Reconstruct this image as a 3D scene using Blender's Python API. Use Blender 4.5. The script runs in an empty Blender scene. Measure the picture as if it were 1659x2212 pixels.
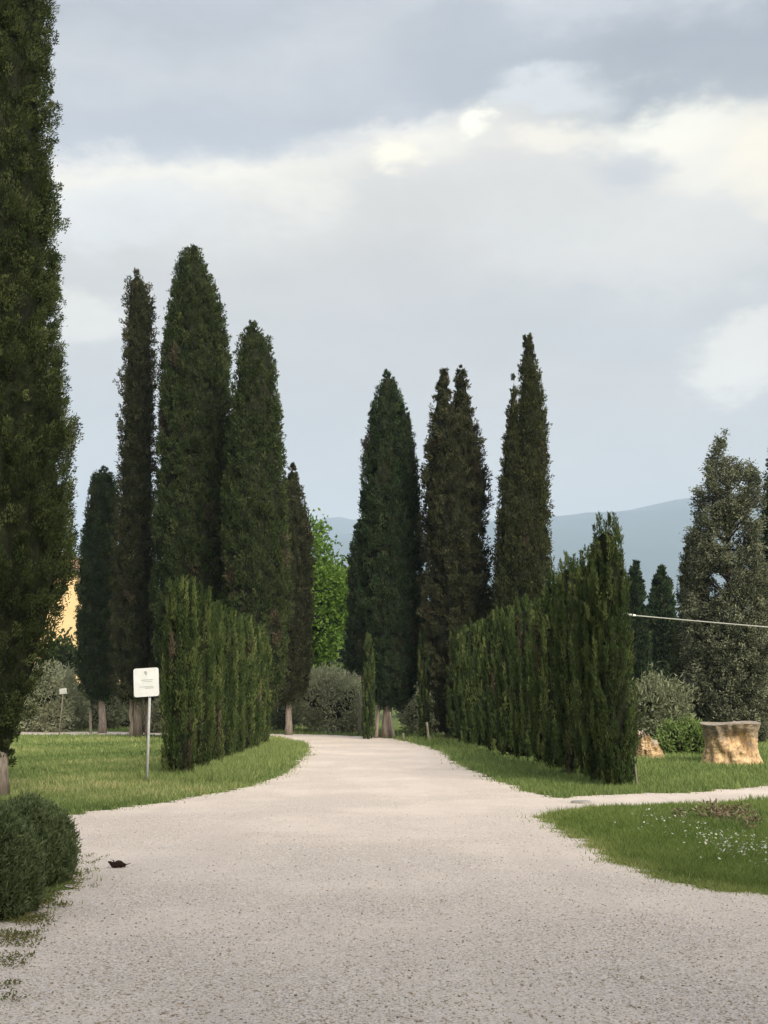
import bpy, math, random
import numpy as np
from math import pi, radians, sin, cos, atan, atan2, asin
from mathutils import Vector
from mathutils.geometry import tessellate_polygon

scene = bpy.context.scene
COL = scene.collection
rng = np.random.default_rng(11)
random.seed(5)

# ------------------------------------------------------------------ camera
EYE = 1.6
F, CX, CY, HORIZON = 2500.0, 829.5, 1106.0, 1510.0      # focal length and frame in survey units
PITCH = atan((HORIZON - CY) / F)
cam_d = bpy.data.cameras.new("camera")
cam = bpy.data.objects.new("camera", cam_d)
COL.objects.link(cam)
cam.location = (0, 0, EYE)
cam.rotation_euler = (pi / 2 + PITCH, 0, 0)
cam_d.sensor_fit = 'VERTICAL'
cam_d.sensor_height = 36.0
cam_d.lens = F / 2212.0 * 36.0
cam_d.clip_start = 0.1
cam_d.clip_end = 30000
scene.camera = cam
scene.render.resolution_x, scene.render.resolution_y = 768, 1024
scene.view_settings.view_transform = 'Standard'
scene.view_settings.look = 'None'
scene.view_settings.exposure = 0.4
scene.view_settings.gamma = 1.0
scene.cycles.use_denoising = True
scene.cycles.max_bounces = 8
scene.cycles.volume_bounces = 3


def ray(x, y):
    u, v = (x - CX) / F, (CY - y) / F
    return u, cos(PITCH) - v * sin(PITCH), sin(PITCH) + v * cos(PITCH)


def at(x, y, Y):
    d = ray(x, y)
    t = Y / d[1]
    return d[0] * t, Y, EYE + d[2] * t


def scale_at(y, Y):
    return (Y / ray(CX, y)[1]) / F


def ground(x, y):
    d = ray(x, y)
    t = -EYE / d[2]
    return d[0] * t, d[1] * t


def lin(r, g, b):
    def f(c):
        c /= 255.0
        return c / 12.92 if c <= 0.04045 else ((c + 0.055) / 1.055) ** 2.4
    return f(r), f(g), f(b)


# ------------------------------------------------------------------ sky and sun
SUN_AZ, SUN_EL = radians(150), radians(34)             # azimuth clockwise from +Y
world = bpy.data.worlds.new("World")
scene.world = world
world.use_nodes = True
NT = world.node_tree
NT.nodes.clear()


def N(nt, kind, **props):
    n = nt.nodes.new(kind)
    for k, v in props.items():
        setattr(n, k, v)
    return n


def setin(nt, sock, val):
    if isinstance(val, bpy.types.NodeSocket):
        nt.links.new(val, sock)
    else:
        sock.default_value = val


def mth(nt, op, a, b=None, c=None, clamp=False):
    n = N(nt, 'ShaderNodeMath', operation=op, use_clamp=clamp)
    setin(nt, n.inputs[0], a)
    if b is not None:
        setin(nt, n.inputs[1], b)
    if c is not None:
        setin(nt, n.inputs[2], c)
    return n.outputs[0]


def vmath(nt, op, a, b=None):
    n = N(nt, 'ShaderNodeVectorMath', operation=op)
    setin(nt, n.inputs[0], a)
    if b is not None:
        setin(nt, n.inputs[1], b)
    return n.outputs['Value'] if op in ('LENGTH', 'DISTANCE', 'DOT_PRODUCT') else n.outputs[0]


def mixc(nt, fac, a, b, blend='MIX'):
    n = N(nt, 'ShaderNodeMix', data_type='RGBA', blend_type=blend)
    setin(nt, n.inputs['Factor'], fac)
    for s, v in ((n.inputs[6], a), (n.inputs[7], b)):
        setin(nt, s, v if isinstance(v, bpy.types.NodeSocket) else (*v, 1.0))
    return n.outputs[2]


def maprange(nt, v, a, b, c=0.0, d=1.0, mode='SMOOTHSTEP'):
    n = N(nt, 'ShaderNodeMapRange', interpolation_type=mode)
    setin(nt, n.inputs[0], v)
    for i, q in enumerate((a, b, c, d)):
        setin(nt, n.inputs[i + 1], q)
    return n.outputs[0]


def ramp(nt, fac, stops, interp='LINEAR'):
    n = N(nt, 'ShaderNodeValToRGB')
    n.color_ramp.interpolation = interp
    el = n.color_ramp.elements
    while len(el) < len(stops):
        el.new(0.5)
    for e, (p, c) in zip(el, stops):
        e.position = p
        e.color = (*c, 1.0)
    setin(nt, n.inputs[0], fac)
    return n.outputs[0]


def noise(nt, vec, scale, detail=4.0, rough=0.55):
    n = N(nt, 'ShaderNodeTexNoise')
    if vec is not None:
        setin(nt, n.inputs['Vector'], vec)
    n.inputs['Scale'].default_value = scale
    n.inputs['Detail'].default_value = detail
    n.inputs['Roughness'].default_value = rough
    return n


def azel(x, y):
    d = Vector(ray(x, y)).normalized()
    return atan2(d.x, d.y), asin(d.z)


def build_sky():
    nt = NT
    tc = N(nt, 'ShaderNodeTexCoord')
    dirv = tc.outputs['Generated']
    sep = N(nt, 'ShaderNodeSeparateXYZ')
    nt.links.new(dirv, sep.inputs[0])
    az = mth(nt, 'ARCTAN2', sep.outputs[0], sep.outputs[1])
    el = mth(nt, 'ARCSINE', sep.outputs[2])
    st = vmath(nt, 'MULTIPLY', dirv, (1.0, 1.0, 2.2))
    n1 = noise(nt, st, 4.0, 6, 0.55)
    n2 = noise(nt, st, 9.0, 8, 0.62)
    n4 = noise(nt, st, 34.0, 6, 0.6)
    n3 = noise(nt, st, 2.0, 3, 0.5)
    comb = N(nt, 'ShaderNodeCombineXYZ')
    nt.links.new(az, comb.inputs[0])
    nt.links.new(el, comb.inputs[1])
    w1 = vmath(nt, 'MULTIPLY', vmath(nt, 'SUBTRACT', n1.outputs['Color'], (0.5, 0.5, 0.5)), (0.20, 0.11, 0.0))
    w2 = vmath(nt, 'MULTIPLY', vmath(nt, 'SUBTRACT', n2.outputs['Color'], (0.5, 0.5, 0.5)), (0.10, 0.075, 0.0))
    w4 = vmath(nt, 'MULTIPLY', vmath(nt, 'SUBTRACT', n4.outputs['Color'], (0.5, 0.5, 0.5)), (0.020, 0.018, 0.0))
    p = vmath(nt, 'ADD', comb.outputs[0], vmath(nt, 'ADD', vmath(nt, 'ADD', w1, w2), w4))
    sp = N(nt, 'ShaderNodeSeparateXYZ')
    nt.links.new(p, sp.inputs[0])
    # elevation bands, the upper edge of the pale band rising towards the right
    rise = maprange(nt, sp.outputs[0], azel(430, 350)[0], azel(1150, 300)[0], 0.0, 0.066)
    elw = mth(nt, 'SUBTRACT', sp.outputs[1], rise)
    e = lambda y: azel(CX, y)[1]
    lo, hi = -0.05, 0.75
    q = lambda y: (e(y) - lo) / (hi - lo)
    t = mth(nt, 'DIVIDE', mth(nt, 'SUBTRACT', elw, lo), hi - lo, clamp=True)
    base = ramp(nt, t, [
        (0.0, lin(216, 201, 182)), (q(1450), lin(214, 200, 182)), (q(1150), lin(210, 198, 185)),
        (q(930), lin(204, 193, 183)), (q(760), lin(206, 196, 187)), (q(600), lin(211, 201, 190)),
        (q(500), lin(226, 217, 205)), (q(410), lin(262, 251, 231)), (q(362), lin(246, 238, 226)),
        (q(325), lin(194, 192, 196)), (q(290), lin(187, 186, 192)), (q(170), lin(204, 202, 204)), (q(40), lin(180, 180, 186)),
        (0.86, lin(196, 200, 210)), (1.0, lin(220, 224, 230))], 'LINEAR')
    col = base

    def blob(col, x, y, rx, ry, rgb, amt=1.0, soft=(1.25, 0.35)):
        c = azel(x, y)
        dd = vmath(nt, 'SUBTRACT', p, (c[0], c[1], 0.0))
        dd = vmath(nt, 'MULTIPLY', dd, (F / rx, F / ry, 0.0))
        ln = vmath(nt, 'LENGTH', dd)
        f = maprange(nt, ln, soft[0], soft[1], 0.0, amt)
        return mixc(nt, f, col, lin(*rgb))

    col = blob(col, 1560, 130, 620, 120, (148, 152, 160), 0.92)
    col = blob(col, 1050, 95, 320, 90, (168, 171, 178), 0.75)
    col = blob(col, 420, 300, 420, 70, (185, 187, 195), 0.7)
    col = blob(col, 1380, 440, 560, 210, (242, 233, 220), 0.75, (1.3, 0.2))
    col = blob(col, 1350, 690, 460, 100, (199, 195, 191), 0.6)
    col = blob(col, 1120, 470, 260, 80, (224, 217, 207), 0.6)
    col = blob(col, 850, 335, 85, 55, (280, 266, 234), 0.9)
    col = blob(col, 1045, 225, 45, 35, (278, 270, 246), 0.9)
    col = blob(col, 1190, 175, 130, 45, (236, 235, 234), 0.7)
    col = blob(col, 1420, 265, 190, 85, (276, 267, 243), 0.85)
    col = blob(col, 1500, 330, 210, 90, (266, 254, 231), 0.7)
    col = blob(col, 1200, 300, 140, 40, (266, 252, 228), 0.7)
    col = blob(col, 1650, 360, 100, 110, (270, 254, 224), 0.8)
    col = blob(col, 1305, 350, 115, 70, (208, 204, 202), 0.9, (1.3, 0.3))
    col = blob(col, 1690, 725, 210, 110, (256, 243, 224), 0.85, (1.1, 0.7))
    col = blob(col, 160, 640, 190, 55, (258, 248, 228), 0.6)
    col = blob(col, 230, 450, 320, 70, (241, 238, 234), 0.6)
    # the sky overhead, outside the frame, is brighter than the sky near the horizon
    up = maprange(nt, el, 0.56, 1.15, 0.82, ZENITH)
    fine = mth(nt, 'MULTIPLY', maprange(nt, n1.outputs['Fac'], 0.3, 0.7, 0.96, 1.04, 'LINEAR'), maprange(nt, n2.outputs['Fac'], 0.25, 0.75, 0.93, 1.07, 'LINEAR'))
    col = mixc(nt, maprange(nt, el, 0.52, 1.15, 0.0, 1.0), col, (.62, .66, .75))
    sc_ = N(nt, 'ShaderNodeVectorMath', operation='SCALE')
    nt.links.new(col, sc_.inputs[0])
    nt.links.new(mth(nt, 'MULTIPLY', mth(nt, 'MULTIPLY', up, fine), 1.0 / 0.1), sc_.inputs['Scale'])
    sky = N(nt, 'ShaderNodeTexSky', sky_type='NISHITA')
    sky.sun_disc = False
    sky.sun_elevation = SUN_EL
    sky.sun_rotation = SUN_AZ
    out = mixc(nt, 0.97, sky.outputs[0], sc_.outputs[0])
    bg = N(nt, 'ShaderNodeBackground')
    nt.links.new(out, bg.inputs[0])
    bg.inputs[1].default_value = 0.1
    wo = N(nt, 'ShaderNodeOutputWorld')
    nt.links.new(bg.outputs[0], wo.inputs[0])


ZENITH = 1.4
build_sky()

sun_d = bpy.data.lights.new("sun", 'SUN')
sun_d.energy = 5.0
sun_d.angle = radians(36)
sun_d.color = (1.0, 0.91, 0.79)
sun = bpy.data.objects.new("sun", sun_d)
COL.objects.link(sun)
sd = Vector((sin(SUN_AZ) * cos(SUN_EL), cos(SUN_AZ) * cos(SUN_EL), sin(SUN_EL)))
sun.rotation_euler = sd.to_track_quat('Z', 'Y').to_euler()
sun.location = sd * 60

# ------------------------------------------------------------------ helpers: objects


def empty(name, label, cat, loc=(0, 0, 0), group=None):
    o = bpy.data.objects.new(name, None)
    o.empty_display_size = 0.3
    COL.objects.link(o)
    o.location = loc
    tag(o, label, cat, group)
    return o


def tag(o, label, cat, group=None):
    o['label'] = label
    o['category'] = cat
    if group:
        o['group'] = group
    return o


def mesh(name, V, faces, mats, parent=None, tint=None, midx=None, smooth=False, off=None):
    """faces: list of int arrays (each M x k); one mesh object"""
    V = np.asarray(V, dtype=np.float64)
    if off is not None:
        V = V - np.asarray(off)[None, :]
    me = bpy.data.meshes.new(name)
    faces = [np.asarray(f, dtype=np.int32) for f in faces if len(f)]
    me.vertices.add(len(V))
    me.vertices.foreach_set('co', V.astype(np.float32).ravel())
    nl = sum(f.size for f in faces)
    npoly = sum(len(f) for f in faces)
    me.loops.add(nl)
    me.loops.foreach_set('vertex_index', np.concatenate([f.ravel() for f in faces]))
    me.polygons.add(npoly)
    tot = np.concatenate([np.full(len(f), f.shape[1], np.int32) for f in faces])
    start = np.concatenate([[0], np.cumsum(tot)[:-1]]).astype(np.int32)
    me.polygons.foreach_set('loop_start', start)
    if midx is not None:
        me.polygons.foreach_set('material_index', np.asarray(midx, dtype=np.int32))
    if smooth is not False:
        s = np.ones(npoly, bool) if smooth is True else np.asarray(smooth, bool)
        me.polygons.foreach_set('use_smooth', s)
    for m in (mats if isinstance(mats, (list, tuple)) else [mats]):
        me.materials.append(m)
    if tint is not None:
        a = me.attributes.new('tint', 'FLOAT', 'POINT')
        a.data.foreach_set('value', np.asarray(tint, dtype=np.float32))
    me.update(calc_edges=True)
    me.validate()
    o = bpy.data.objects.new(name, me)
    COL.objects.link(o)
    if parent is not None:
        o.parent = parent
    return o


def unit(a):
    return a / np.maximum(np.linalg.norm(a, axis=-1, keepdims=True), 1e-9)


class Parts:
    """collects vertices, faces, tints and material slots for one mesh"""

    def __init__(self):
        self.V, self.Fq, self.Ft, self.T = [], [], [], []
        self.mq, self.mt, self.sq, self.st = [], [], [], []
        self.n = 0

    def add(self, V, F_, tint=0.5, mi=0, smooth=False):
        V = np.asarray(V, float)
        F_ = np.asarray(F_, int) + self.n
        self.V.append(V)
        self.T.append(np.broadcast_to(np.asarray(tint, float), (len(V),)))
        if F_.shape[1] == 4:
            self.Fq.append(F_); self.mq.append(np.full(len(F_), mi)); self.sq.append(np.full(len(F_), smooth))
        else:
            self.Ft.append(F_); self.mt.append(np.full(len(F_), mi)); self.st.append(np.full(len(F_), smooth))
        self.n += len(V)

    def build(self, name, mats, parent=None, off=None):
        fs, ms, ss = [], [], []
        if self.Fq:
            fs.append(np.concatenate(self.Fq)); ms.append(np.concatenate(self.mq)); ss.append(np.concatenate(self.sq))
        if self.Ft:
            fs.append(np.concatenate(self.Ft)); ms.append(np.concatenate(self.mt)); ss.append(np.concatenate(self.st))
        return mesh(name, np.concatenate(self.V), fs, mats, parent, np.concatenate(self.T),
                    np.concatenate(ms), np.concatenate(ss), off)


def tube_geo(pts, rad, seg=10, wob=0.0, seed=0, caps=True):
    pts = np.asarray(pts, float)
    rad = np.broadcast_to(np.asarray(rad, float), (len(pts),))
    d = np.gradient(pts, axis=0)
    d = unit(d)
    ref = np.array([0.0, 1.0, 0.0]) if abs(d[0][1]) < 0.9 else np.array([1.0, 0, 0])
    s = unit(np.cross(d, ref))
    u = np.cross(s, d)
    th = np.arange(seg) * 2 * pi / seg
    r = np.random.default_rng(seed)
    ph = r.uniform(0, 6.28, 4)
    k = np.arange(len(pts))[:, None]
    w = 1 + wob * (np.sin(2 * th[None] + ph[0] + 0.5 * k) + np.sin(3 * th[None] + ph[1] - 0.7 * k) + 0.5 * np.sin(5 * th[None] + ph[2])) / 2
    R = rad[:, None] * w
    V = pts[:, None] + R[..., None] * (np.cos(th)[None, :, None] * s[:, None] + np.sin(th)[None, :, None] * u[:, None])
    n = len(pts)
    i, j = np.meshgrid(np.arange(n - 1), np.arange(seg), indexing='ij')
    a = i * seg + j
    b = i * seg + (j + 1) % seg
    Fq = np.stack([a, b, b + seg, a + seg], -1).reshape(-1, 4)
    V = V.reshape(-1, 3)
    T = np.zeros((0, 3), int)
    if caps:
        V = np.vstack([V, pts[0], pts[-1]])
        jj = np.arange(seg)
        c0, c1 = n * seg, n * seg + 1
        T = np.vstack([np.stack([np.full(seg, c0), (jj + 1) % seg, jj], -1),
                       np.stack([np.full(seg, c1), (n - 1) * seg + jj, (n - 1) * seg + (jj + 1) % seg], -1)])
    return V, Fq, T


def add_tube(P, pts, rad, seg=10, wob=0.0, seed=0, mi=0, tint=0.5):
    V, Fq, T = tube_geo(pts, rad, seg, wob, seed)
    n0 = P.n
    P.add(V, Fq, tint, mi, True)
    if len(T):
        P.Ft.append(T + n0); P.mt.append(np.full(len(T), mi)); P.st.append(np.full(len(T), False))


def add_box(P, lo, hi, mi=0, tint=0.5):
    x0, y0, z0 = lo
    x1, y1, z1 = hi
    V = [(x0, y0, z0), (x1, y0, z0), (x1, y1, z0), (x0, y1, z0), (x0, y0, z1), (x1, y0, z1), (x1, y1, z1), (x0, y1, z1)]
    Fq = [(0, 3, 2, 1), (4, 5, 6, 7), (0, 1, 5, 4), (1, 2, 6, 5), (2, 3, 7, 6), (3, 0, 4, 7)]
    P.add(V, Fq, tint, mi)


def add_sprays(P, B, D, L, W, tint, mi=0, fold=0.35):
    """leaf sprays: one folded kite each"""
    n = len(B)
    D = unit(D)
    s = unit(np.cross(D, rng.normal(size=(n, 3))))
    nr = np.cross(s, D)
    L = np.broadcast_to(L, (n,))[:, None]
    W = np.broadcast_to(W, (n,))[:, None]
    m = B + D * L * 0.45 + nr * W * fold
    V = np.stack([B, m + s * W * 0.5, B + D * L, m - s * W * 0.5], 1).reshape(-1, 3)
    Fq = np.arange(n * 4).reshape(n, 4)
    P.add(V, Fq, np.repeat(np.broadcast_to(tint, (n,)), 4), mi)


# ------------------------------------------------------------------ materials


def newmat(name):
    m = bpy.data.materials.new(name)
    m.use_nodes = True
    nt = m.node_tree
    return m, nt, nt.nodes['Principled BSDF'], nt.nodes['Material Output']


def leaf_mat(name, stops, trans=0.0, rough=0.75, spec=0.07):
    m, nt, b, out = newmat(name)
    at_ = N(nt, 'ShaderNodeAttribute', attribute_name='tint')
    oi = N(nt, 'ShaderNodeObjectInfo')
    c = ramp(nt, at_.outputs['Fac'], stops)
    h = N(nt, 'ShaderNodeHueSaturation')
    nt.links.new(c, h.inputs['Color'])
    nt.links.new(maprange(nt, oi.outputs['Random'], 0, 1, 0.92, 1.08, 'LINEAR'), h.inputs['Value'])
    nt.links.new(h.outputs[0], b.inputs['Base Color'])
    b.inputs['Roughness'].default_value = rough
    b.inputs['Specular IOR Level'].default_value = spec
    if trans > 0:
        tr = N(nt, 'ShaderNodeBsdfTranslucent')
        nt.links.new(h.outputs[0], tr.inputs[0])
        mx = N(nt, 'ShaderNodeMixShader')
        mx.inputs[0].default_value = trans
        nt.links.new(b.outputs[0], mx.inputs[1])
        nt.links.new(tr.outputs[0], mx.inputs[2])
        nt.links.new(mx.outputs[0], out.inputs[0])
    return m


def noise_mat(name, stops, scale, detail=5, rough=0.85, bump=0.0, stretch=(1, 1, 1), bscale=None, coord='Object', bdist=0.02):
    m, nt, b, out = newmat(name)
    tc = N(nt, 'ShaderNodeTexCoord')
    v = vmath(nt, 'MULTIPLY', tc.outputs[coord], stretch)
    n = noise(nt, v, scale, detail, 0.6)
    nt.links.new(ramp(nt, n.outputs['Fac'], stops), b.inputs['Base Color'])
    b.inputs['Roughness'].default_value = rough
    b.inputs['Specular IOR Level'].default_value = 0.12
    if bump > 0:
        n2 = noise(nt, v, bscale or scale * 3, 6, 0.65)
        bp = N(nt, 'ShaderNodeBump')
        bp.inputs['Strength'].default_value = bump
        bp.inputs['Distance'].default_value = bdist
        nt.links.new(n2.outputs['Fac'], bp.inputs['Height'])
        nt.links.new(bp.outputs[0], b.inputs['Normal'])
    return m


M = {}
M['cyp_dark'] = leaf_mat('cypress_green', [(0, (.018, .029, .010)), (.5, (.039, .055, .019)), (1, (.082, .100, .036))])
M['cyp_giant'] = leaf_mat('shaded_cypress_green', [(0, (.014, .022, .008)), (.5, (.040, .056, .019)), (1, (.13, .15, .055))])
M['cyp_blue'] = leaf_mat('cypress_blue_green', [(0, (.014, .027, .012)), (.5, (.030, .049, .021)), (1, (.064, .088, .037))])
M['cyp_olive'] = leaf_mat('cypress_olive_green', [(0, (.021, .027, .010)), (.5, (.046, .053, .020)), (1, (.095, .102, .04))])
M['cyp_brown'] = leaf_mat('cypress_brown_green', [(0, (.024, .027, .013)), (.5, (.049, .053, .025)), (1, (.108, .11, .054))])
M['cyp_grey'] = leaf_mat('cypress_grey_green', [(0, (.038, .046, .026)), (.5, (.112, .124, .076)), (1, (.30, .31, .20))], 0.1)
M['hedge'] = leaf_mat('young_cypress_green', [(0, (.019, .034, .010)), (.5, (.043, .066, .020)), (1, (.135, .16, .052))])
M['olive'] = leaf_mat('olive_leaf', [(0, (.085, .098, .05)), (.5, (.185, .205, .115)), (1, (.32, .34, .22))], 0.3, 0.6)
M['olive_lightened'] = leaf_mat('lightened_olive_leaf', [(0, (.16, .175, .10)), (.5, (.32, .34, .21)), (1, (.52, .54, .38))], 0.3, 0.6)  # olive leaf copy, colour lightened to offset the shade cast by the cypresses
M['broad'] = leaf_mat('bright_broad_leaf', [(0, (.05, .10, .015)), (.5, (.105, .19, .028)), (1, (.20, .30, .065))], 0.3, 0.5)
M['shrub'] = leaf_mat('light_green_shrub', [(0, (.08, .13, .03)), (.5, (.15, .22, .06)), (1, (.26, .33, .12))], 0.25, 0.55)
M['belt'] = leaf_mat('dark_broad_leaf', [(0, (.018, .030, .012)), (.5, (.040, .062, .022)), (1, (.075, .105, .04))], 0.1)
M['rosemary'] = leaf_mat('rosemary_leaf', [(0, (.062, .094, .040)), (.5, (.14, .182, .078)), (1, (.27, .31, .155))])
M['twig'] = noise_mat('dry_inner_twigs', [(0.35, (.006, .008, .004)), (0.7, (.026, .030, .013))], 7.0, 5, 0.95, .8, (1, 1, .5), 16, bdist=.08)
M['bark'] = noise_mat('grey_cypress_bark', [(0.3, (.13, .105, .085)), (0.55, (.29, .24, .20)), (0.75, (.42, .355, .30))], 8.0, 6, 0.9, 0.7, (3, 3, .4), 14.0)
M['bark_dark'] = noise_mat('dark_bark', [(0.3, (.035, .030, .024)), (0.7, (.11, .095, .075))], 8.0, 6, 0.9, 0.6, (3, 3, .5), 14.0)
M['stake'] = noise_mat('weathered_stake_wood', [(0.3, (.15, .135, .105)), (0.7, (.30, .27, .21))], 10.0, 4, 0.85, 0.3, (4, 4, .6), 20)
M['grass'] = leaf_mat('grass_blade', [(0, (.095, .145, .042)), (.45, (.20, .265, .085)), (.8, (.31, .35, .13)), (1, (.48, .43, .21))], 0.35, 0.55)
M['grass_dark'] = leaf_mat('dark_grass_blade', [(0, (.10, .155, .036)), (.45, (.20, .27, .07)), (.8, (.31, .36, .11)), (1, (.45, .42, .19))], 0.35, 0.55)
M['weed'] = leaf_mat('weed_leaf', [(0, (.08, .09, .03)), (.4, (.17, .185, .055)), (.7, (.27, .255, .10)), (1, (.30, .22, .12))], 0.2, 0.6)
M['dry'] = leaf_mat('dry_brown_weed', [(0, (.10, .08, .045)), (.5, (.24, .19, .11)), (1, (.42, .36, .25))], 0.1, 0.8)
M['dead'] = leaf_mat('dead_cypress_spray', [(0, (.034, .028, .017)), (.5, (.068, .056, .034)), (1, (.125, .105, .068))])
M['petal'] = leaf_mat('white_petal', [(0, (.34, .37, .25)), (1, (.66, .65, .55))], 0.2, 0.6)
M['pebble'] = leaf_mat('limestone_pebble', [(0, (0.206, 0.169, 0.131)), (.12, (0.391, 0.328, 0.252)), (.5, (0.577, 0.487, 0.378)), (1, (0.762, 0.656, 0.522))], 0, 0.85)


def ground_mat():
    m, nt, b, out = newmat('turf_soil')
    g = N(nt, 'ShaderNodeNewGeometry')
    n = noise(nt, g.outputs['Position'], 0.35, 6, 0.6)
    n2 = noise(nt, g.outputs['Position'], 7.0, 6, 0.7)
    c = ramp(nt, n.outputs['Fac'], [(0.3, (.055, .085, .022)), (0.55, (.095, .135, .036)), (0.75, (.17, .185, .06))])
    c2 = ramp(nt, n2.outputs['Fac'], [(0.3, (.045, .05, .02)), (0.6, (.12, .15, .045))])
    nt.links.new(mixc(nt, 0.45, c, c2), b.inputs['Base Color'])
    b.inputs['Roughness'].default_value = 0.95
    b.inputs['Specular IOR Level'].default_value = 0.1
    bp = N(nt, 'ShaderNodeBump')
    bp.inputs['Strength'].default_value = 0.6
    bp.inputs['Distance'].default_value = 0.05
    nt.links.new(n2.outputs['Fac'], bp.inputs['Height'])
    nt.links.new(bp.outputs[0], b.inputs['Normal'])
    return m


def gravel_mat():
    m, nt, b, out = newmat('pale_limestone_gravel')
    g = N(nt, 'ShaderNodeNewGeometry')
    pos = g.outputs['Position']
    w = noise(nt, pos, 30.0, 2, 0.5)
    pw = vmath(nt, 'ADD', pos, vmath(nt, 'MULTIPLY', w.outputs['Color'], (.012, .012, 0)))

    def voro(scale):
        v = N(nt, 'ShaderNodeTexVoronoi', voronoi_dimensions='2D')
        nt.links.new(pw, v.inputs['Vector'])
        v.inputs['Scale'].default_value = scale
        return v
    v1, v2 = voro(58.0), voro(120.0)
    s1 = N(nt, 'ShaderNodeSeparateColor'); nt.links.new(v1.outputs['Color'], s1.inputs[0])
    s2 = N(nt, 'ShaderNodeSeparateColor'); nt.links.new(v2.outputs['Color'], s2.inputs[0])
    stone = ramp(nt, s1.outputs[0], [(0, (0.337, 0.284, 0.239)), (.10, (0.483, 0.414, 0.352)), (.5, (0.609, 0.525, 0.447)), (1, (0.777, 0.679, 0.591))])
    small = ramp(nt, s2.outputs[0], [(0, (0.273, 0.235, 0.199)), (.2, (0.547, 0.470, 0.397)), (1, (0.735, 0.634, 0.541))])
    pick = noise(nt, pos, 5.0, 5, 0.65)
    c = mixc(nt, maprange(nt, pick.outputs['Fac'], .42, .6), stone, small)
    # gaps between stones are coloured darker
    gap = maprange(nt, v1.outputs['Distance'], 0.46, 0.72)
    c = mixc(nt, mth(nt, 'MULTIPLY', gap, 0.65), c, (0.210, 0.175, 0.143))
    big = noise(nt, pos, 0.45, 5, 0.6)
    c = mixc(nt, maprange(nt, big.outputs['Fac'], .38, .66, 0.0, .55), c, (0.725, 0.619, 0.521))
    lane = noise(nt, vmath(nt, 'MULTIPLY', pos, (1.0, .10, 1)), 1.3, 5, 0.6)
    c = mixc(nt, maprange(nt, lane.outputs['Fac'], .48, .68, 0.0, .5), c, (0.525, 0.449, 0.386))
    mid = noise(nt, pos, 1.6, 6, 0.65)
    c = mixc(nt, maprange(nt, mid.outputs['Fac'], .55, .75, 0.0, .4), c, (0.473, 0.414, 0.363))
    nt.links.new(c, b.inputs['Base Color'])
    b.inputs['Roughness'].default_value = 0.92
    b.inputs['Specular IOR Level'].default_value = 0.2
    h = mth(nt, 'ADD', mth(nt, 'MULTIPLY', v1.outputs['Distance'], -1.0), mth(nt, 'MULTIPLY', v2.outputs['Distance'], -0.4))
    bp = N(nt, 'ShaderNodeBump')
    bp.inputs['Strength'].default_value = 0.6
    bp.inputs['Distance'].default_value = 0.012
    nt.links.new(h, bp.inputs['Height'])
    nt.links.new(bp.outputs[0], b.inputs['Normal'])
    return m


M['ground'] = ground_mat()
M['gravel'] = gravel_mat()

# ------------------------------------------------------------------ the setting: ground, road, hills
XG, Y0G, Y1G = 14000.0, -300.0, 14500.0


def build_ground():
    xs = np.concatenate([np.linspace(-XG, -80, 12), np.linspace(-60, 60, 25), np.linspace(80, XG, 12)])
    ys = np.concatenate([np.linspace(Y0G, -20, 6), np.linspace(-10, 110, 25), np.linspace(200, Y1G, 14)])
    X, Yv = np.meshgrid(xs, ys, indexing='ij')
    V = np.stack([X, Yv, np.zeros_like(X)], -1).reshape(-1, 3)
    nx, ny = len(xs), len(ys)
    i, j = np.meshgrid(np.arange(nx - 1), np.arange(ny - 1), indexing='ij')
    a = i * ny + j
    Fq = np.stack([a, a + ny, a + ny + 1, a + 1], -1).reshape(-1, 4)
    o = mesh('ground', V, [Fq], M['ground'])
    o['kind'] = 'structure'


build_ground()

# outline of the drive: near edge, right turf island, side path, right verge, far bend, left lawn, left bed
def gp(*pts):
    return [ground(*p) for p in pts]


drive = [(-7.0, -6.0), (9.0, -6.0), (9.0, 8.6)]
drive += gp((1850, 1948), (1659, 1934), (1550, 1926), (1470, 1911), (1420, 1890), (1350, 1872), (1310, 1846), (1268, 1818),
            (1225, 1797), (1190, 1782), (1162, 1766), (1195, 1757), (1240, 1751), (1330, 1744), (1415, 1739), (1530, 1742), (1659, 1728))
drive += [(9.0, 19.5), (16.0, 23.5), (17.0, 25.5)]
drive += gp((1760, 1688), (1659, 1697), (1600, 1704), (1530, 1711), (1420, 1714), (1330, 1717), (1200, 1724), (1155, 1714), (1100, 1697), (1040, 1673),
            (990, 1652), (955, 1624), (920, 1612), (886, 1604), (850, 1596), (787, 1591), (700, 1587.5), (580, 1585.5), (370, 1582), (45, 1580), (-200, 1579))
drive += gp((-200, 1587), (45, 1588), (370, 1589), (588, 1592), (625, 1599), (662, 1614), (664, 1624), (650, 1640), (625, 1662), (605, 1677),
            (560, 1693), (480, 1712), (400, 1725), (330, 1737), (230, 1750), (155, 1762), (60, 1772), (-120, 1800))
drive += [(-9.0, 12.6), (-9.0, 10.5)]
drive += gp((-60, 1850), (60, 1865), (175, 1885), (150, 1905), (120, 1945), (60, 1985), (-60, 2010), (-200, 2050))
drive += [(-6.5, 5.0)]
DR = np.array(drive)


def roughen(poly, step=0.10, amp=0.085):
    out = []
    n = len(poly)
    for k in range(n):
        a, b = np.array(poly[k]), np.array(poly[(k + 1) % n])
        L = np.linalg.norm(b - a)
        dist = max(5.0, 0.5 * (a[1] + b[1]))
        m = max(1, int(L / (step * max(1, dist / 14))))
        d = (b - a) / max(L, 1e-6)
        nn = np.array([-d[1], d[0]])
        for q in range(m):
            t = q / m
            out.append(a + (b - a) * t + nn * random.gauss(0, amp) * min(1.0, 0.6 + dist / 40))
    return np.array(out)


DRR = roughen(drive)


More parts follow.
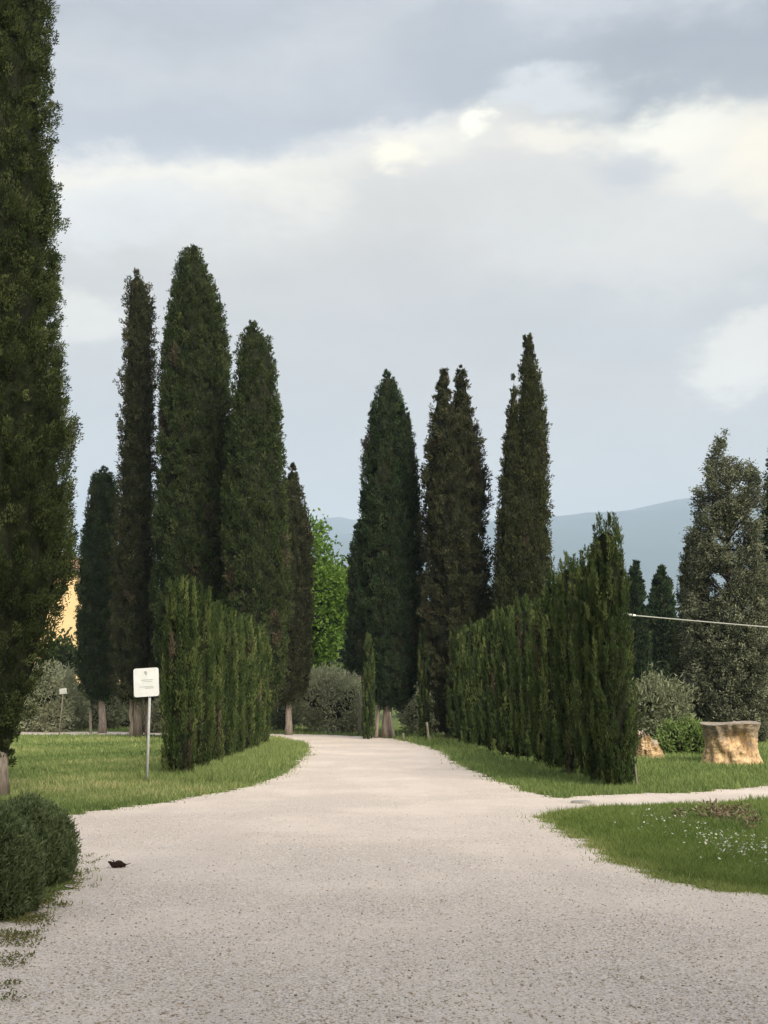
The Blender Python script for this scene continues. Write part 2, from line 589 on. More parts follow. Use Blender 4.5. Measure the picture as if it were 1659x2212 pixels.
def inside(poly, x, y):
    res = np.zeros(len(x), bool)
    px, py = poly[:, 0], poly[:, 1]
    j = len(poly) - 1
    for i in range(len(poly)):
        c = (py[i] > y) != (py[j] > y)
        with np.errstate(divide='ignore', invalid='ignore'):
            xx = (px[j] - px[i]) * (y - py[i]) / (py[j] - py[i]) + px[i]
        res ^= c & (x < xx)
        j = i
    return res


def build_drive():
    tri = tessellate_polygon([[Vector((p[0], p[1], 0)) for p in DRR]])
    V = np.column_stack([DRR, np.full(len(DRR), 0.006)])
    T = np.array(tri)
    a, b, c = V[T[:, 0]], V[T[:, 1]], V[T[:, 2]]
    flip = np.cross(b - a, c - a)[:, 2] < 0
    T[flip] = T[flip][:, ::-1]
    o = mesh('gravel_drive', V, [T], M['gravel'])
    o['kind'] = 'structure'


build_drive()

M['hill'] = noise_mat('wooded_hillside', [(0.35, (.022, .030, .018)), (0.6, (.040, .046, .030))], 0.004, 6, 1.0)


def build_hill(name, Yc, pts, depth):
    xs_d = np.array([p[0] for p in pts], float)
    el = np.array([(HORIZON - p[1]) / F for p in pts])
    wx = (xs_d - CX) / F * Yc
    wz = el * Yc
    nx, ny = 220, 36
    xs = np.linspace(-12000, 12000, nx)
    ridge = np.interp(xs, wx, wz)
    r = np.random.default_rng(3)
    for k in range(7):
        f = 0.001 * 1.9 ** k
        ridge += 16.0 / 1.6 ** k * np.sin(xs * f + r.uniform(0, 6))
    t = np.linspace(-1, 1, ny)
    shape = np.where(t < 0, np.maximum(0, np.cos(t * pi / 2)) ** 0.8, np.cos(t * pi / 2) ** 1.5)
    V = np.zeros((nx, ny, 3))
    for i in range(nx):
        V[i, :, 0] = xs[i]
        V[i, :, 1] = Yc + t * depth
        V[i, :, 2] = ridge[i] * shape + 30 * np.sin(xs[i] * 0.005 + t * 9) * np.sin(t * 7 + xs[i] * .002) * (1 - t ** 2) * (np.abs(t) > 0.12) - 1.0
    V[:, :, 2] = np.maximum(V[:, :, 2], -0.5)
    i, j = np.meshgrid(np.arange(nx - 1), np.arange(ny - 1), indexing='ij')
    a = i * ny + j
    Fq = np.stack([a, a + ny, a + ny + 1, a + 1], -1).reshape(-1, 4)
    o = mesh(name, V.reshape(-1, 3), [Fq], M['hill'], smooth=True)
    o['kind'] = 'structure'


build_hill('hills', 6600.0, [(-3000, 1330), (-800, 1290), (200, 1250), (560, 1215), (740, 1180), (900, 1165), (1060, 1152), (1190, 1141), (1230, 1131), (1330, 1117), (1400, 1104),
                             (1470, 1095), (1600, 1085), (1800, 1080), (2600, 1150), (4500, 1300)], 2800)
build_hill('distant_hills', 7600.0, [(-2200, 1300), (300, 1250), (560, 1180), (660, 1140), (713, 1127), (770, 1142), (900, 1190), (1200, 1240), (2600, 1300)], 2200)

# ------------------------------------------------------------------ crowns


def rows_to_profile(rows, Y, shrink=0.0):
    z, cx, r = [], [], []
    for (y, xl, xr) in sorted(rows, key=lambda q: -q[0]):
        a = at((xl + xr) / 2, y, Y)
        z.append(a[2]); cx.append(a[0]); r.append(max(0.03, (xr - xl) / 2 * scale_at(y, Y) - shrink))
    return np.array(z), np.array(cx), np.array(r)


def lump_fn(seed, amp):
    r = np.random.default_rng(seed)
    K = [(r.integers(1, 6), r.uniform(0.4, 3.5), r.uniform(0, 6.28), r.uniform(0.5, 1)) for _ in range(7)]

    def f(th, z):
        s = 0
        for k, m, ph, a in K:
            s = s + a * np.sin(k * th + m * z + ph)
        return 1 + amp * s / 2.5
    return f


def columns(spires, Y, seed, dens, m, ch, cw, sl, sw, out=0.4, lump=0.10, deep=0.13, core=0.84, jitter=0.25,
            tint_lo=0.0, tint_hi=1.0, flat=1.0, stray=0.0, div=0.45, bundle=1.0, dead=3.1, zf=1.0, streak=0.0, inset=0.0):
    """a crown grown from one or more upright spires; each spire is (profile, y offset)"""
    P = Parts()
    profs = []
    for k, sp in enumerate(spires):
        rows, dy = sp
        z, cx, r = rows_to_profile(rows, Y + dy, 0.03 * ch + 0.1 * sl + inset)
        z = z.copy(); z[-1] -= 0.1 * ch; z[-2] -= 0.05 * ch
        profs.append((z, cx, r, Y + dy, lump_fn(seed * 13 + k, lump)))
    for k, (z, cx, r, yc, lf) in enumerate(profs):
        zz = np.linspace(z[0], z[-1], 400)
        rr = np.interp(zz, z, r)
        area = float(np.sum(2 * pi * rr) * (zz[1] - zz[0])) + pi * r[0] ** 2 * 0.5
        n = int(area * dens)
        cdf = np.cumsum(rr + 0.05); cdf /= cdf[-1]
        cz = np.interp(rng.random(n), cdf, zz)
        th = rng.random(n) * 2 * pi
        R = np.interp(cz, z, r) * lf(th, cz)
        dep = np.abs(rng.normal(size=n)) * deep
        br = np.random.default_rng(seed * 31 + k)
        g = np.zeros(n)
        for _ in range(9):
            g += np.sin(br.integers(5, 17) * th + br.uniform(-1, 1) * 3.2 * zf * cz + br.uniform(0, 6.28)) / 2.1
        g += 0.5 * np.sin(br.uniform(2, 4) * zf * cz + 3 * th + 1.5 * np.sin(1.7 * cz + 5 * th))
        dep = dep - 0.055 * g * bundle
        dz = np.zeros(n)
        for _ in range(5):
            dz += np.sin(br.integers(2, 6) * th + br.uniform(-1, 1) * 2.4 * cz + br.uniform(0, 6.28))
        rad = np.maximum(R - dep * np.minimum(1, R / 0.5), R * 0.4)
        if stray:
            rad = rad + np.where(rng.random(n) < stray, rng.random(n) * 0.3, 0)
        C = np.stack([np.interp(cz, z, cx) + rad * np.cos(th), yc + rad * np.sin(th) * flat, cz], -1)
        outv = np.stack([np.cos(th), np.sin(th), 0 * th], -1)
        keep = (g > -1.25) | (rng.random(n) < 0.35)
        for k2, (z2, cx2, r2, yc2, lf2) in enumerate(profs):
            if k2 == k:
                continue
            d = np.hypot(C[:, 0] - np.interp(cz, z2, cx2), C[:, 1] - yc2)
            keep &= ~((d < 0.72 * np.interp(cz, z2, r2)) & (cz > z2[0]) & (cz < z2[-1]))
        C, outv, dz, gk = C[keep], outv[keep], dz[keep], g[keep]
        n = len(C)
        D = unit(outv * out + np.array([0, 0, 1.0]) + rng.normal(size=(n, 3)) * jitter)
        # the lowest clumps hang outwards rather than upwards
        size = rng.uniform(0.65, 1.35, n) * np.clip(np.interp(C[:, 2], z, r) / 0.42, 0.4, 1.0)
        ct = np.clip(rng.beta(1.7, 2.4, n) + streak * gk, 0, 1)
        B = np.repeat(C, m, 0)
        DD = np.repeat(D, m, 0)
        sz = np.repeat(size, m)[:, None]
        t = rng.random((n * m, 1))
        perp = rng.normal(size=(n * m, 3))
        perp -= (perp * DD).sum(1, keepdims=True) * DD
        B = B + DD * (t - 0.45) * ch * sz + perp * cw * 0.5 * sz * (1.1 - 0.7 * t)
        B[:, 2] = np.maximum(B[:, 2], 0.02)
        sd_ = unit(DD + unit(perp) * div + rng.normal(size=(n * m, 3)) * 0.25)
        tint = np.clip(np.repeat(ct, m) * 0.9 + rng.random(n * m) * 0.22 - 0.06, 0, 1)
        tint = tint_lo + (tint_hi - tint_lo) * tint
        isd = np.repeat((dz > dead) & (rng.random(n) < .8), m)
        LL, WW = sl * rng.uniform(0.6, 1.5, n * m), sw * rng.uniform(0.6, 1.4, n * m)
        for mi_, sel in ((0, ~isd), (2, isd)):
            if sel.any():
                add_sprays(P, B[sel], sd_[sel], LL[sel], WW[sel], tint[sel], mi_)
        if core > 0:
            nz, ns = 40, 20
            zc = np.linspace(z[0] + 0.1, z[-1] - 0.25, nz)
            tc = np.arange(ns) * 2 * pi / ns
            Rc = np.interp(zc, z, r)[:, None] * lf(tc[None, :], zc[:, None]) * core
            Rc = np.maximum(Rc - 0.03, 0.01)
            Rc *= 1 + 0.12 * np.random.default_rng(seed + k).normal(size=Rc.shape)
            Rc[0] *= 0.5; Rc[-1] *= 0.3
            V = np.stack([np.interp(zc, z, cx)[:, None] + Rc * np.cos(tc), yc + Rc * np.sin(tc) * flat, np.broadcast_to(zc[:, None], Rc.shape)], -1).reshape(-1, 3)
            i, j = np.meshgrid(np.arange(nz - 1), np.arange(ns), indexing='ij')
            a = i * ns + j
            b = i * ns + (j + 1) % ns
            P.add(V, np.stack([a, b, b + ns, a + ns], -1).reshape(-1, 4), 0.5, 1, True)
    return P, profs


def trunk_tube(xb, yb, xt, yt, Y, wb, wt=None, seed=0, bend=0.02):
    a, b = np.array(at(xb, yb, Y)), np.array(at(xt, yt, Y))
    a[2] = -0.06
    rb = wb / 2 * scale_at(yb, Y)
    rt = (wt if wt is not None else wb * 0.5) / 2 * scale_at(yt, Y)
    n = 12
    t = np.linspace(0, 1, n)
    r = np.random.default_rng(seed)
    pts = a + (b - a) * t[:, None]
    pts[1:-1, 0] += r.normal(size=n - 2) * bend
    pts[1:-1, 1] += r.normal(size=n - 2) * bend
    rad = rb + (rt - rb) * t
    rad[0] *= 1.35; rad[1] *= 1.1
    return pts, rad


def cypress(label, group, xbase, Y, spires, trunks, mat, seed, name='cypress_tree', bark='bark', cat='tree', **kw):
    base = (at(xbase, HORIZON, Y)[0], Y, 0.0)
    root = empty(name, label, cat, base, group)
    p = dict(dens=26, m=34, ch=0.38, cw=0.13, sl=0.10, sw=0.044, bundle=.75, out=.34)
    p.update(kw)
    P, _ = columns(spires, Y, seed, **p)
    P.build('crown', [M[mat], M['twig'], M['dead']], root, base)
    for i, t in enumerate(trunks):
        T = Parts()
        pts, rad = trunk_tube(*t[:4], Y + (t[6] if len(t) > 6 else 0), t[4], t[5] if len(t) > 5 else None, seed * 7 + i)
        add_tube(T, pts, rad, 12, 0.10, seed + i)
        T.build('trunk', [M[bark]], root, base)
    return root


G_AV = 'tall cypresses along the gravel drive'

# the giant on the left edge
GIANT = cypress('huge dark cypress at the left edge, its top cut off', G_AV, 3, 19.5,
        [([(1650, -20, 36), (1600, -34, 46), (1560, -64, 62), (1500, -84, 86), (1450, -98, 99), (1400, -104, 108), (1350, -112, 120), (1300, -128, 144), (1250, -150, 161), (1200, -158, 168),
           (1100, -155, 161), (950, -155, 160), (850, -140, 146), (700, -128, 135), (500, -126, 134), (350, -112, 119), (200, -104, 111),
           (0, -106, 114), (-250, -90, 98), (-500, -62, 70), (-700, -30, 38), (-800, -4, 10)], 0)],
        [(3, 1714, 3, 900, 26, 16)], 'cyp_giant', 1, bundle=1.2, dead=9, dens=54, m=74, ch=0.28, cw=0.105, sl=0.046, sw=0.019, inset=.09, lump=0.07, deep=0.15, core=0.80, out=0.6)
cypress('short dark cypress on a bare trunk, first one right of the ochre house', G_AV, 220, 56,
        [([(1515, 195, 235), (1495, 180, 250), (1440, 172, 258), (1350, 165, 262), (1250, 168, 262), (1150, 180, 258), (1080, 190, 255), (1040, 198, 250), (1018, 212, 238), (1008, 222, 228)], 0)],
        [(221, 1580, 221, 1300, 15, 10)], 'cyp_blue', 2, lump=0.06)
cypress('very slim ragged cypress on several bare trunks behind the notice board', G_AV, 292, 50,
        [([(1515, 262, 330), (1480, 250, 338), (1380, 245, 340), (1200, 248, 338), (1060, 256, 336), (1000, 260, 334), (880, 264, 332), (800, 267, 334), (720, 270, 332), (650, 271, 330), (610, 277, 318), (583, 290, 298)], 0)],
        [(284, 1590, 282, 1400, 9, 7), (299, 1592, 300, 900, 17, 8), (316, 1588, 325, 1350, 8, 6)], 'cyp_brown', 3, dead=2.2, lump=0.07, deep=0.18, stray=0.10, core=0.78, dens=24, out=0.6, jitter=0.4)
cypress('tallest dense dark cypress of the left group, blunt rounded top', G_AV, 415, 47,
        [([(1560, 375, 455), (1500, 350, 480), (1400, 338, 500), (1200, 335, 515), (1050, 338, 508), (900, 345, 500), (800, 350, 497), (700, 361, 484), (640, 371, 470), (600, 381, 455), (565, 388, 440), (542, 396, 428), (533, 408, 418)], 0)],
        [(415, 1595, 414, 800, 24, 10)], 'cyp_dark', 4, lump=0.05)
cypress('broad pointed dark cypress just right of the tallest one', G_AV, 552, 44,
        [([(1540, 520, 590), (1480, 500, 608), (1400, 490, 616), (1250, 482, 626), (1100, 484, 620), (1000, 490, 612), (900, 500, 603), (840, 504, 599), (780, 512, 592), (730, 523, 575), (705, 533, 557), (692, 541, 549)], 0)],
        [(552, 1600, 548, 900, 22, 9)], 'cyp_dark', 5, lump=0.07)
cypress('brownish cypress on a pale bare trunk at the bend of the drive', G_AV, 628, 53,
        [([(1522, 600, 640), (1500, 592, 656), (1430, 585, 670), (1300, 580, 676), (1180, 586, 674), (1100, 598, 661), (1050, 612, 648), (1015, 623, 638), (1003, 628, 634)], 0)],
        [(624, 1585, 627, 1300, 14, 9)], 'cyp_brown', 6, dead=2.3, lump=0.07)
cypress('slender cypress half hidden behind the left side of the centre cypress', G_AV, 775, 58,
        [([(1455, 752, 800), (1400, 748, 806), (1250, 752, 804), (1180, 758, 798), (1140, 766, 788), (1125, 772, 780)], 0)],
        [(776, 1574, 776, 1300, 10, 6)], 'cyp_blue', 7)
cypress('smooth blue green centre cypress with a pointed top at the far end of the drive', G_AV, 840, 49,
        [([(1530, 815, 868), (1500, 795, 890), (1450, 785, 908), (1300, 775, 916), (1200, 777, 911), (1100, 780, 905), (1000, 785, 896), (930, 794, 882), (870, 808, 868), (835, 820, 856), (812, 830, 845), (800, 834, 840)], 0),
         ([(1100, 850, 905), (1000, 852, 898), (930, 856, 890), (890, 862, 880), (866, 869, 875)], -0.5)],
        [(836, 1592, 838, 1300, 20, 14), (812, 1592, 822, 1420, 8, 6, -0.2)], 'cyp_blue', 8, bundle=.6, lump=0.035, deep=0.08, dens=26)
cypress('ragged brown green cypress with two leading tips right of the centre cypress', G_AV, 982, 47,
        [([(1585, 950, 975), (1540, 940, 1010), (1480, 932, 1040), (1400, 924, 1052), (1300, 918, 1056), (1150, 914, 1053), (1050, 917, 1050), (960, 922, 1030), (900, 933, 990), (868, 938, 974), (835, 944, 969), (808, 951, 964), (796, 956, 961)], 0),
         ([(1050, 950, 1046), (960, 962, 1033), (900, 975, 1023), (860, 981, 1016), (830, 984, 1010), (805, 987, 1003), (790, 991, 998)], 0.3)],
        [(975, 1594, 985, 1000, 24, 10)], 'cyp_brown', 9, dead=2.3, bundle=1.6, lump=0.09, deep=0.2, stray=0.05, sl=0.12, jitter=0.4, out=0.6)
cypress('tall thin topped cypress standing behind the right hedge row, with a lower second tip', G_AV, 1126, 45,
        [([(1560, 1085, 1170), (1450, 1068, 1188), (1300, 1064, 1190), (1180, 1072, 1188), (1080, 1088, 1184), (980, 1100, 1180), (900, 1116, 1177), (820, 1124, 1168), (780, 1128, 1158), (745, 1130, 1151), (722, 1132, 1149)], 0),
         ([(1150, 1068, 1140), (1050, 1080, 1132), (950, 1090, 1122), (890, 1097, 1117), (850, 1103, 1115), (830, 1106, 1114), (811, 1108, 1113)], -0.3)],
        [(1126, 1599, 1135, 900, 22, 9)], 'cyp_olive', 10, lump=0.05, out=0.3, ch=0.5)
cypress('dark pointed cypress far behind the near end of the right hedge row', G_AV, 1372, 64,
        [([(1520, 1345, 1392), (1450, 1338, 1400), (1350, 1342, 1396), (1280, 1350, 1388), (1240, 1360, 1380), (1215, 1370, 1376)], 0)],
        [(1370, 1572, 1370, 1350, 12, 7)], 'cyp_blue', 11, sl=0.18, sw=0.09)
cypress('dark tent shaped cypress in the gap before the hills, left of the lacy conifer', G_AV, 1428, 66,
        [([(1530, 1402, 1455), (1450, 1394, 1463), (1350, 1399, 1460), (1300, 1405, 1452), (1260, 1413, 1443), (1235, 1422, 1434), (1226, 1426, 1430)], 0)],
        [(1428, 1570, 1428, 1350, 12, 7)], 'cyp_blue', 12, sl=0.18, sw=0.09)
cypress('narrow brown green cypress tucked against the left side of the lacy conifer', G_AV, 1492, 55,
        [([(1560, 1465, 1520), (1450, 1458, 1530), (1350, 1462, 1530), (1250, 1470, 1525), (1180, 1480, 1515), (1140, 1490, 1502)], 0)],
        [(1492, 1583, 1492, 1300, 12, 7)], 'cyp_olive', 13)
cypress('dark cypress cut off by the right edge of the photo', G_AV, 1690, 50,
        [([(1560, 1650, 1730), (1400, 1640, 1745), (1250, 1640, 1740), (1100, 1645, 1730), (1060, 1650, 1730), (1020, 1660, 1722), (960, 1668, 1712), (900, 1676, 1702), (870, 1684, 1694)], 0)],
        [(1690, 1590, 1690, 1200, 18, 8)], 'cyp_blue', 14)


# unseen widened cypress copies, added behind the viewer to shade the near gravel
def added_shade_row(proto):
    for k, (x, y, sc, rz) in enumerate([(-13, -9, .95, 1), (-9.4, -8.2, 1.05, 2), (-6, -9, 1.0, 3), (-2.6, -8.4, 1.08, 4), (.8, -9.1, .98, 5), (4.2, -8.3, 1.05, .5),
                                        (7.6, -9, 1.0, 2.6), (11, -8.4, 1.06, 3.3), (14.5, -9.2, .97, 4.4), (18, -8.6, 1.04, 5.5), (-4.2, -12, 1.05, 1.5), (-.8, -12.4, 1.0, 2.5), (2.5, -12, 1.08, .3), (6, -12.5, 1.02, 4.0), (9.4, -12, 1.05, 5.0), (12.8, -12.3, 1.0, 1.0)]):
        o = proto.copy()
        COL.objects.link(o)
        o.location = (x, y, 0)
        o.rotation_euler = (0, 0, rz)
        o.scale = (sc * 1.75, sc * 1.75, sc)
        o['label'] = 'unseen cypress added behind the viewer to shade the near gravel'
        o['group'] = 'cypresses added behind the viewer for shade'
        for ch in proto.children:
            c = ch.copy()
            COL.objects.link(c)
            c.parent = o


added_shade_row(GIANT)

# the lacy conifer: visible stem, limbs, separate tufts with sky between them
def lacy_conifer():
    Y, xb = 43.0, 1572
    base = (at(xb, HORIZON, Y)[0], Y, 0.0)
    root = empty('conifer_tree', 'big grey green conifer with an open lacy crown behind the large stump', 'tree', base)
    rows = [(1600, 1500, 1650), (1500, 1478, 1668), (1400, 1482, 1664), (1250, 1488, 1654), (1150, 1492, 1646), (1080, 1497, 1648), (1020, 1520, 1626), (975, 1545, 1602), (940, 1560, 1590), (908, 1573, 1579)]
    z, cx, r = rows_to_profile(rows, Y)
    P = Parts()
    n = 4600
    zz = np.linspace(z[0], z[-1], 400)
    cdf = np.cumsum((np.interp(zz, z, r) + .12) ** 1.25); cdf /= cdf[-1]
    cz = np.interp(rng.random(n), cdf, zz)
    th = rng.random(n) * 2 * pi
    lf = lump_fn(77, 0.08)
    rad = np.interp(cz, z, r) * lf(th, cz) * (0.35 + 0.65 * np.sqrt(rng.random(n)))
    C = np.stack([np.interp(cz, z, cx) + rad * np.cos(th), Y + rad * np.sin(th), cz], -1)
    # limbs leave gaps: keep tufts where a coarse field is high
    f = np.sin(C[:, 0] * 3.1 + 1.7 * np.sin(C[:, 2] * 1.9)) + np.sin(C[:, 2] * 3.7 + C[:, 1] * 2.3) + np.sin(C[:, 1] * 3.3 - C[:, 0] * 1.7 + C[:, 2])
    hfrac = (cz - z[0]) / (z[-1] - z[0])
    C = C[(f > -1.25 + 1.15 * hfrac - 1.4 * (hfrac < 0.35))]
    n = len(C)
    outv = C - np.array([cx.mean(), Y, 0]); outv[:, 2] = 0; outv = unit(outv)
    D = unit(outv * 0.9 + np.array([0, 0, 0.55]) + rng.normal(size=(n, 3)) * 0.45)
    m = 38
    t = rng.random((n * m, 1))
    DD = np.repeat(D, m, 0)
    B = np.repeat(C, m, 0) + DD * (t - 0.5) * 0.30 + rng.normal(size=(n * m, 3)) * 0.07
    tint = np.clip(np.repeat(rng.beta(1.6, 2.1, n), m) * 0.75 + rng.random(n * m) * 0.3, 0, 1)
    add_sprays(P, B, DD + rng.normal(size=DD.shape) * 0.5, rng.uniform(.07, .14, n * m), rng.uniform(.035, .06, n * m), tint)
    P.build('crown', [M['cyp_grey']], root, base)
    T = Parts()
    pts, rad = trunk_tube(1572, 1603, 1576, 985, Y, 20, 2, 4)
    add_tube(T, pts, rad, 10, 0.08, 2)
    for k in range(110):
        zb = random.uniform(z[0] + 0.4, z[-1] - 1.8)
        R = float(np.interp(zb + 0.3, z, r)) * random.uniform(0.55, 0.85)
        a = random.uniform(0, 2 * pi)
        c0 = np.array([float(np.interp(zb, z, cx)), Y, zb])
        q = np.linspace(0, 1, 5)[:, None]
        pp = c0 + q * np.array([cos(a) * R, sin(a) * R, 0.5 + 0.3 * R]) + np.random.default_rng(k).normal(size=(5, 3)) * 0.05 * q
        add_tube(T, pp, np.linspace(0.045, 0.012, 5), 5)
    T.build('trunk', [M['bark_dark']], root, base)


lacy_conifer()


# ------------------------------------------------------------------ the two clipped rows of young cypress
ORD = ['first', 'second', 'third', 'fourth', 'fifth', 'sixth', 'seventh', 'eighth', 'ninth', 'tenth', 'eleventh', 'twelfth', 'thirteenth',
       'fourteenth', 'fifteenth', 'sixteenth', 'seventeenth', 'eighteenth', 'nineteenth', 'twentieth', 'twenty-first', 'twenty-second', 'twenty-third', 'twenty-fourth']


def young_cypress(label, group, x, Y, h, r0, seed, lean=0.0, name='young_cypress', mat='hedge', zb=0.03, top=0.55, **kw):
    base = (x, Y, 0.0)
    root = empty(name, label, 'tree', base, group)
    sc = scale_at(1500, Y)
    pf = [(zb, .80), (.25, .97), (.9, 1.0), (h * .55, .97), (h * .8, .90), (h * .91, .74), (h - .14, top), (h, .2)]
    rows = []
    for z, f in pf:
        # the same row format as the tall trees, from metres
        xx = x + lean * z / h
        u = xx / Y
        # pixel row for this height
        tz = (z - EYE) / Y
        v = (tz * cos(PITCH) - sin(PITCH)) / (cos(PITCH) + tz * sin(PITCH))
        yy = CY - v * F
        s = scale_at(yy, Y)
        rows.append((yy, CX + xx / s - r0 * f / s, CX + xx / s + r0 * f / s))
    p = dict(dens=58, m=52, ch=0.62, cw=0.060, sl=0.065, sw=0.018, zf=.35, streak=.11, out=0.10, lump=0.12, deep=0.10, core=0.78, jitter=0.07, div=0.26)
    if Y > 33:
        p.update(dens=42, m=36, sl=0.09, sw=0.028)
    p.update(kw)
    P, _ = columns([(rows, 0.0)], Y, seed, **p)
    P.build('crown', [M[mat], M['twig'], M['dead']], root, base)
    T = Parts()
    zt = np.linspace(-0.05, h * 0.85, 8)
    add_tube(T, np.stack([x + lean * zt / h, np.full(8, Y), zt], -1), np.linspace(0.06, 0.015, 8), 8, 0.08, seed)
    T.build('trunk', [M['bark_dark']], root, base)


def build_rows():
    g = 'young cypresses clipped into a row left of the drive'
    Ys = [24.4, 26.5, 28.7, 30.7, 32.6, 34.5, 36.4, 38.3, 40.2]
    hs = [4.20, 4.22, 4.08, 4.16, 4.0, 4.14, 4.04, 4.16, 4.0]
    for k, Y in enumerate(Ys):
        lab = ('rough topped young cypress at the near end of the left row, beside the notice board' if k == 0 else
               'last young cypress at the far end of the left row, by the bend' if k == len(Ys) - 1 else
               f'young cypress of the left row, {ORD[k]} back from the end near the notice board')
        young_cypress(lab, g, -4.26 + 0.004 * (Y - 24) + random.uniform(-.05, .05), Y, hs[k] - .12, 0.36, 100 + k, random.uniform(-.06, .06), top=.80)
    g = 'young cypresses clipped into a row right of the drive'
    Ys = [21.8, 22.9, 24.0, 25.4, 27.0, 28.6, 30.8, 33.1, 35.6, 38.2, 40.8, 43.4, 46.0]
    hs = [5.05, 4.72, 4.66, 4.74, 4.54, 4.10, 4.26, 4.14, 4.26, 4.16, 4.32, 4.22, 4.36]
    for k, Y in enumerate(Ys):
        x = 4.33 - 1.58 * (Y - 21.8) / 25.2
        lab = ('tallest young cypress at the near end of the right row, taller than its neighbours' if k == 0 else
               'last young cypress at the far end of the right row, nearest the two tipped cypress' if k == len(Ys) - 1 else
               f'young cypress of the right row, {ORD[k]} back from the tall end one')
        young_cypress(lab, g, x + (0.0, -.06, .03, -.05, 0)[k] if k < 5 else x + random.uniform(-.07, .07), Y, hs[k], (0.35, 0.27, 0.31, 0.34, 0.36)[k] if k < 5 else 0.37, 200 + k,
                      -0.10 if k == 0 else random.uniform(-.06, .06), top=0.72 if k == 0 else 0.55)


build_rows()
gs = 'slim cypress saplings beside the centre cypress'
a = at(796, 1590, 47.6); young_cypress('slim dark sapling in front of the left side of the centre cypress', gs, a[0], 47.6, 4.2, 0.25, 301, mat='hedge', top=0.5)
a = at(917, 1590, 47.0); young_cypress('slim dark sapling right of the centre cypress, next to a pale stake', gs, a[0], 47.0, 4.4, 0.26, 302, mat='hedge', top=0.6)


# ------------------------------------------------------------------ round crowned trees and bushes
def lobes_crown(lobes, mat, seed, leaf, dens, m, cw, core=0.72, up=0.3, jitter=0.7, name='crown', parent=None, off=None, ragged=0.12):
    P = Parts()
    for k, (c, rr) in enumerate(lobes):
        c, rr = np.array(c, float), np.array(rr, float)
        area = 4 * pi * ((rr[0] * rr[1]) ** 1.6 / 3 + (rr[0] * rr[2]) ** 1.6 / 3 + (rr[1] * rr[2]) ** 1.6 / 3) ** (1 / 1.6)
        n = int(area * dens)
        d = unit(rng.normal(size=(n, 3)))
        q = 1 + ragged * rng.normal(size=n)[:, None] * 0.7 + ragged * np.sin(d[:, :1] * 5 + seed + k) * np.sin(d[:, 2:] * 6 + 2 * k)
        C = c + d * rr * np.clip(q, 0.6, 1.3)
        keep = C[:, 2] > 0.05
        for k2, (c2, r2) in enumerate(lobes):
            if k2 != k:
                keep &= (((C - np.array(c2)) / np.array(r2)) ** 2).sum(1) > 0.62
        C, d = C[keep], d[keep]
        n = len(C)
        D = unit(d + np.array([0, 0, up]) + rng.normal(size=(n, 3)) * jitter * 0.5)
        B = np.repeat(C, m, 0) + rng.normal(size=(n * m, 3)) * cw * 0.5
        B[:, 2] = np.maximum(B[:, 2], 0.02)
        DD = np.repeat(D, m, 0) + rng.normal(size=(n * m, 3)) * jitter
        tint = np.clip(np.repeat(rng.beta(2, 2.4, n), m) * 0.7 + rng.random(n * m) * 0.35, 0, 1)
        add_sprays(P, B, DD, leaf[0] * rng.uniform(.7, 1.3, n * m), leaf[1] * rng.uniform(.7, 1.3, n * m), tint)
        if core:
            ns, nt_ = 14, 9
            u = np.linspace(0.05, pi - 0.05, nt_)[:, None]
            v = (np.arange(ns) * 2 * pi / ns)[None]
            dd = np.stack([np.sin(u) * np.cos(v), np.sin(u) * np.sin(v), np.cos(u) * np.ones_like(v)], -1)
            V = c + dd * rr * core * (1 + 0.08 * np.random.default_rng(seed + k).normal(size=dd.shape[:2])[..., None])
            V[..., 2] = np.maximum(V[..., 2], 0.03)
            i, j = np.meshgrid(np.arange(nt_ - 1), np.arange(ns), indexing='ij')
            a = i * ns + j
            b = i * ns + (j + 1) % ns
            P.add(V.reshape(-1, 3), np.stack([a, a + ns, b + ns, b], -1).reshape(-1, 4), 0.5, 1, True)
    return P.build(name, [M[mat], M['twig']], parent, off)


def round_tree(name, label, group, xl, xr, ytop, Y, mat, seed, leaf=(.16, .06), dens=11, m=14, cw=0.34, nl=6, clear=0.9, zlo=.55, zhi=1.45, cat='tree', bark='bark_dark', trunk_r=0.12, ragged=0.14, core=0.72, up=0.3):
    r = random.Random(seed)
    a, b = at(xl, ytop, Y), at(xr, ytop, Y)
    w, h, x0 = (b[0] - a[0]) / 2, a[2], (a[0] + b[0]) / 2
    base = (x0, Y, 0.0)
    root = empty(name, label, cat, base, group)
    ch = (h - clear) / 2
    lobes = [((x0, Y, clear + ch * 0.95), (w * .72, w * .72, ch * .95))]
    for k in range(nl):
        t = 2 * pi * k / nl + r.uniform(-.3, .3)
        lr = w * r.uniform(.38, .52)
        lobes.append(((x0 + cos(t) * (w - lr), Y + sin(t) * (w - lr), clear + ch * r.uniform(zlo, zhi)), (lr, lr, min(ch * .7, lr * r.uniform(.9, 1.4)))))
    lobes_crown(lobes, mat, seed, leaf, dens, m, cw, parent=root, off=base, ragged=ragged, core=core, up=up)
    T = Parts()
    n = 7
    t = np.linspace(0, 1, n)
    q = np.random.default_rng(seed)
    top = clear + ch * 1.3
    pts = np.stack([x0 + np.cumsum(q.normal(size=n) * .05), Y + np.cumsum(q.normal(size=n) * .05), -0.05 + t * (top + .05)], -1)
    add_tube(T, pts, np.linspace(trunk_r, trunk_r * .35, n), 10, 0.12, seed)
    for k in range(4):
        s = pts[2 + k % 3]
        c = np.array(lobes[1 + k % max(1, nl)][0])
        add_tube(T, [s, (s + c) / 2 + q.normal(size=3) * .1, c], [trunk_r * .5, trunk_r * .35, .02], 7)
    T.build('trunk', [M[bark]], root, base)
    return root


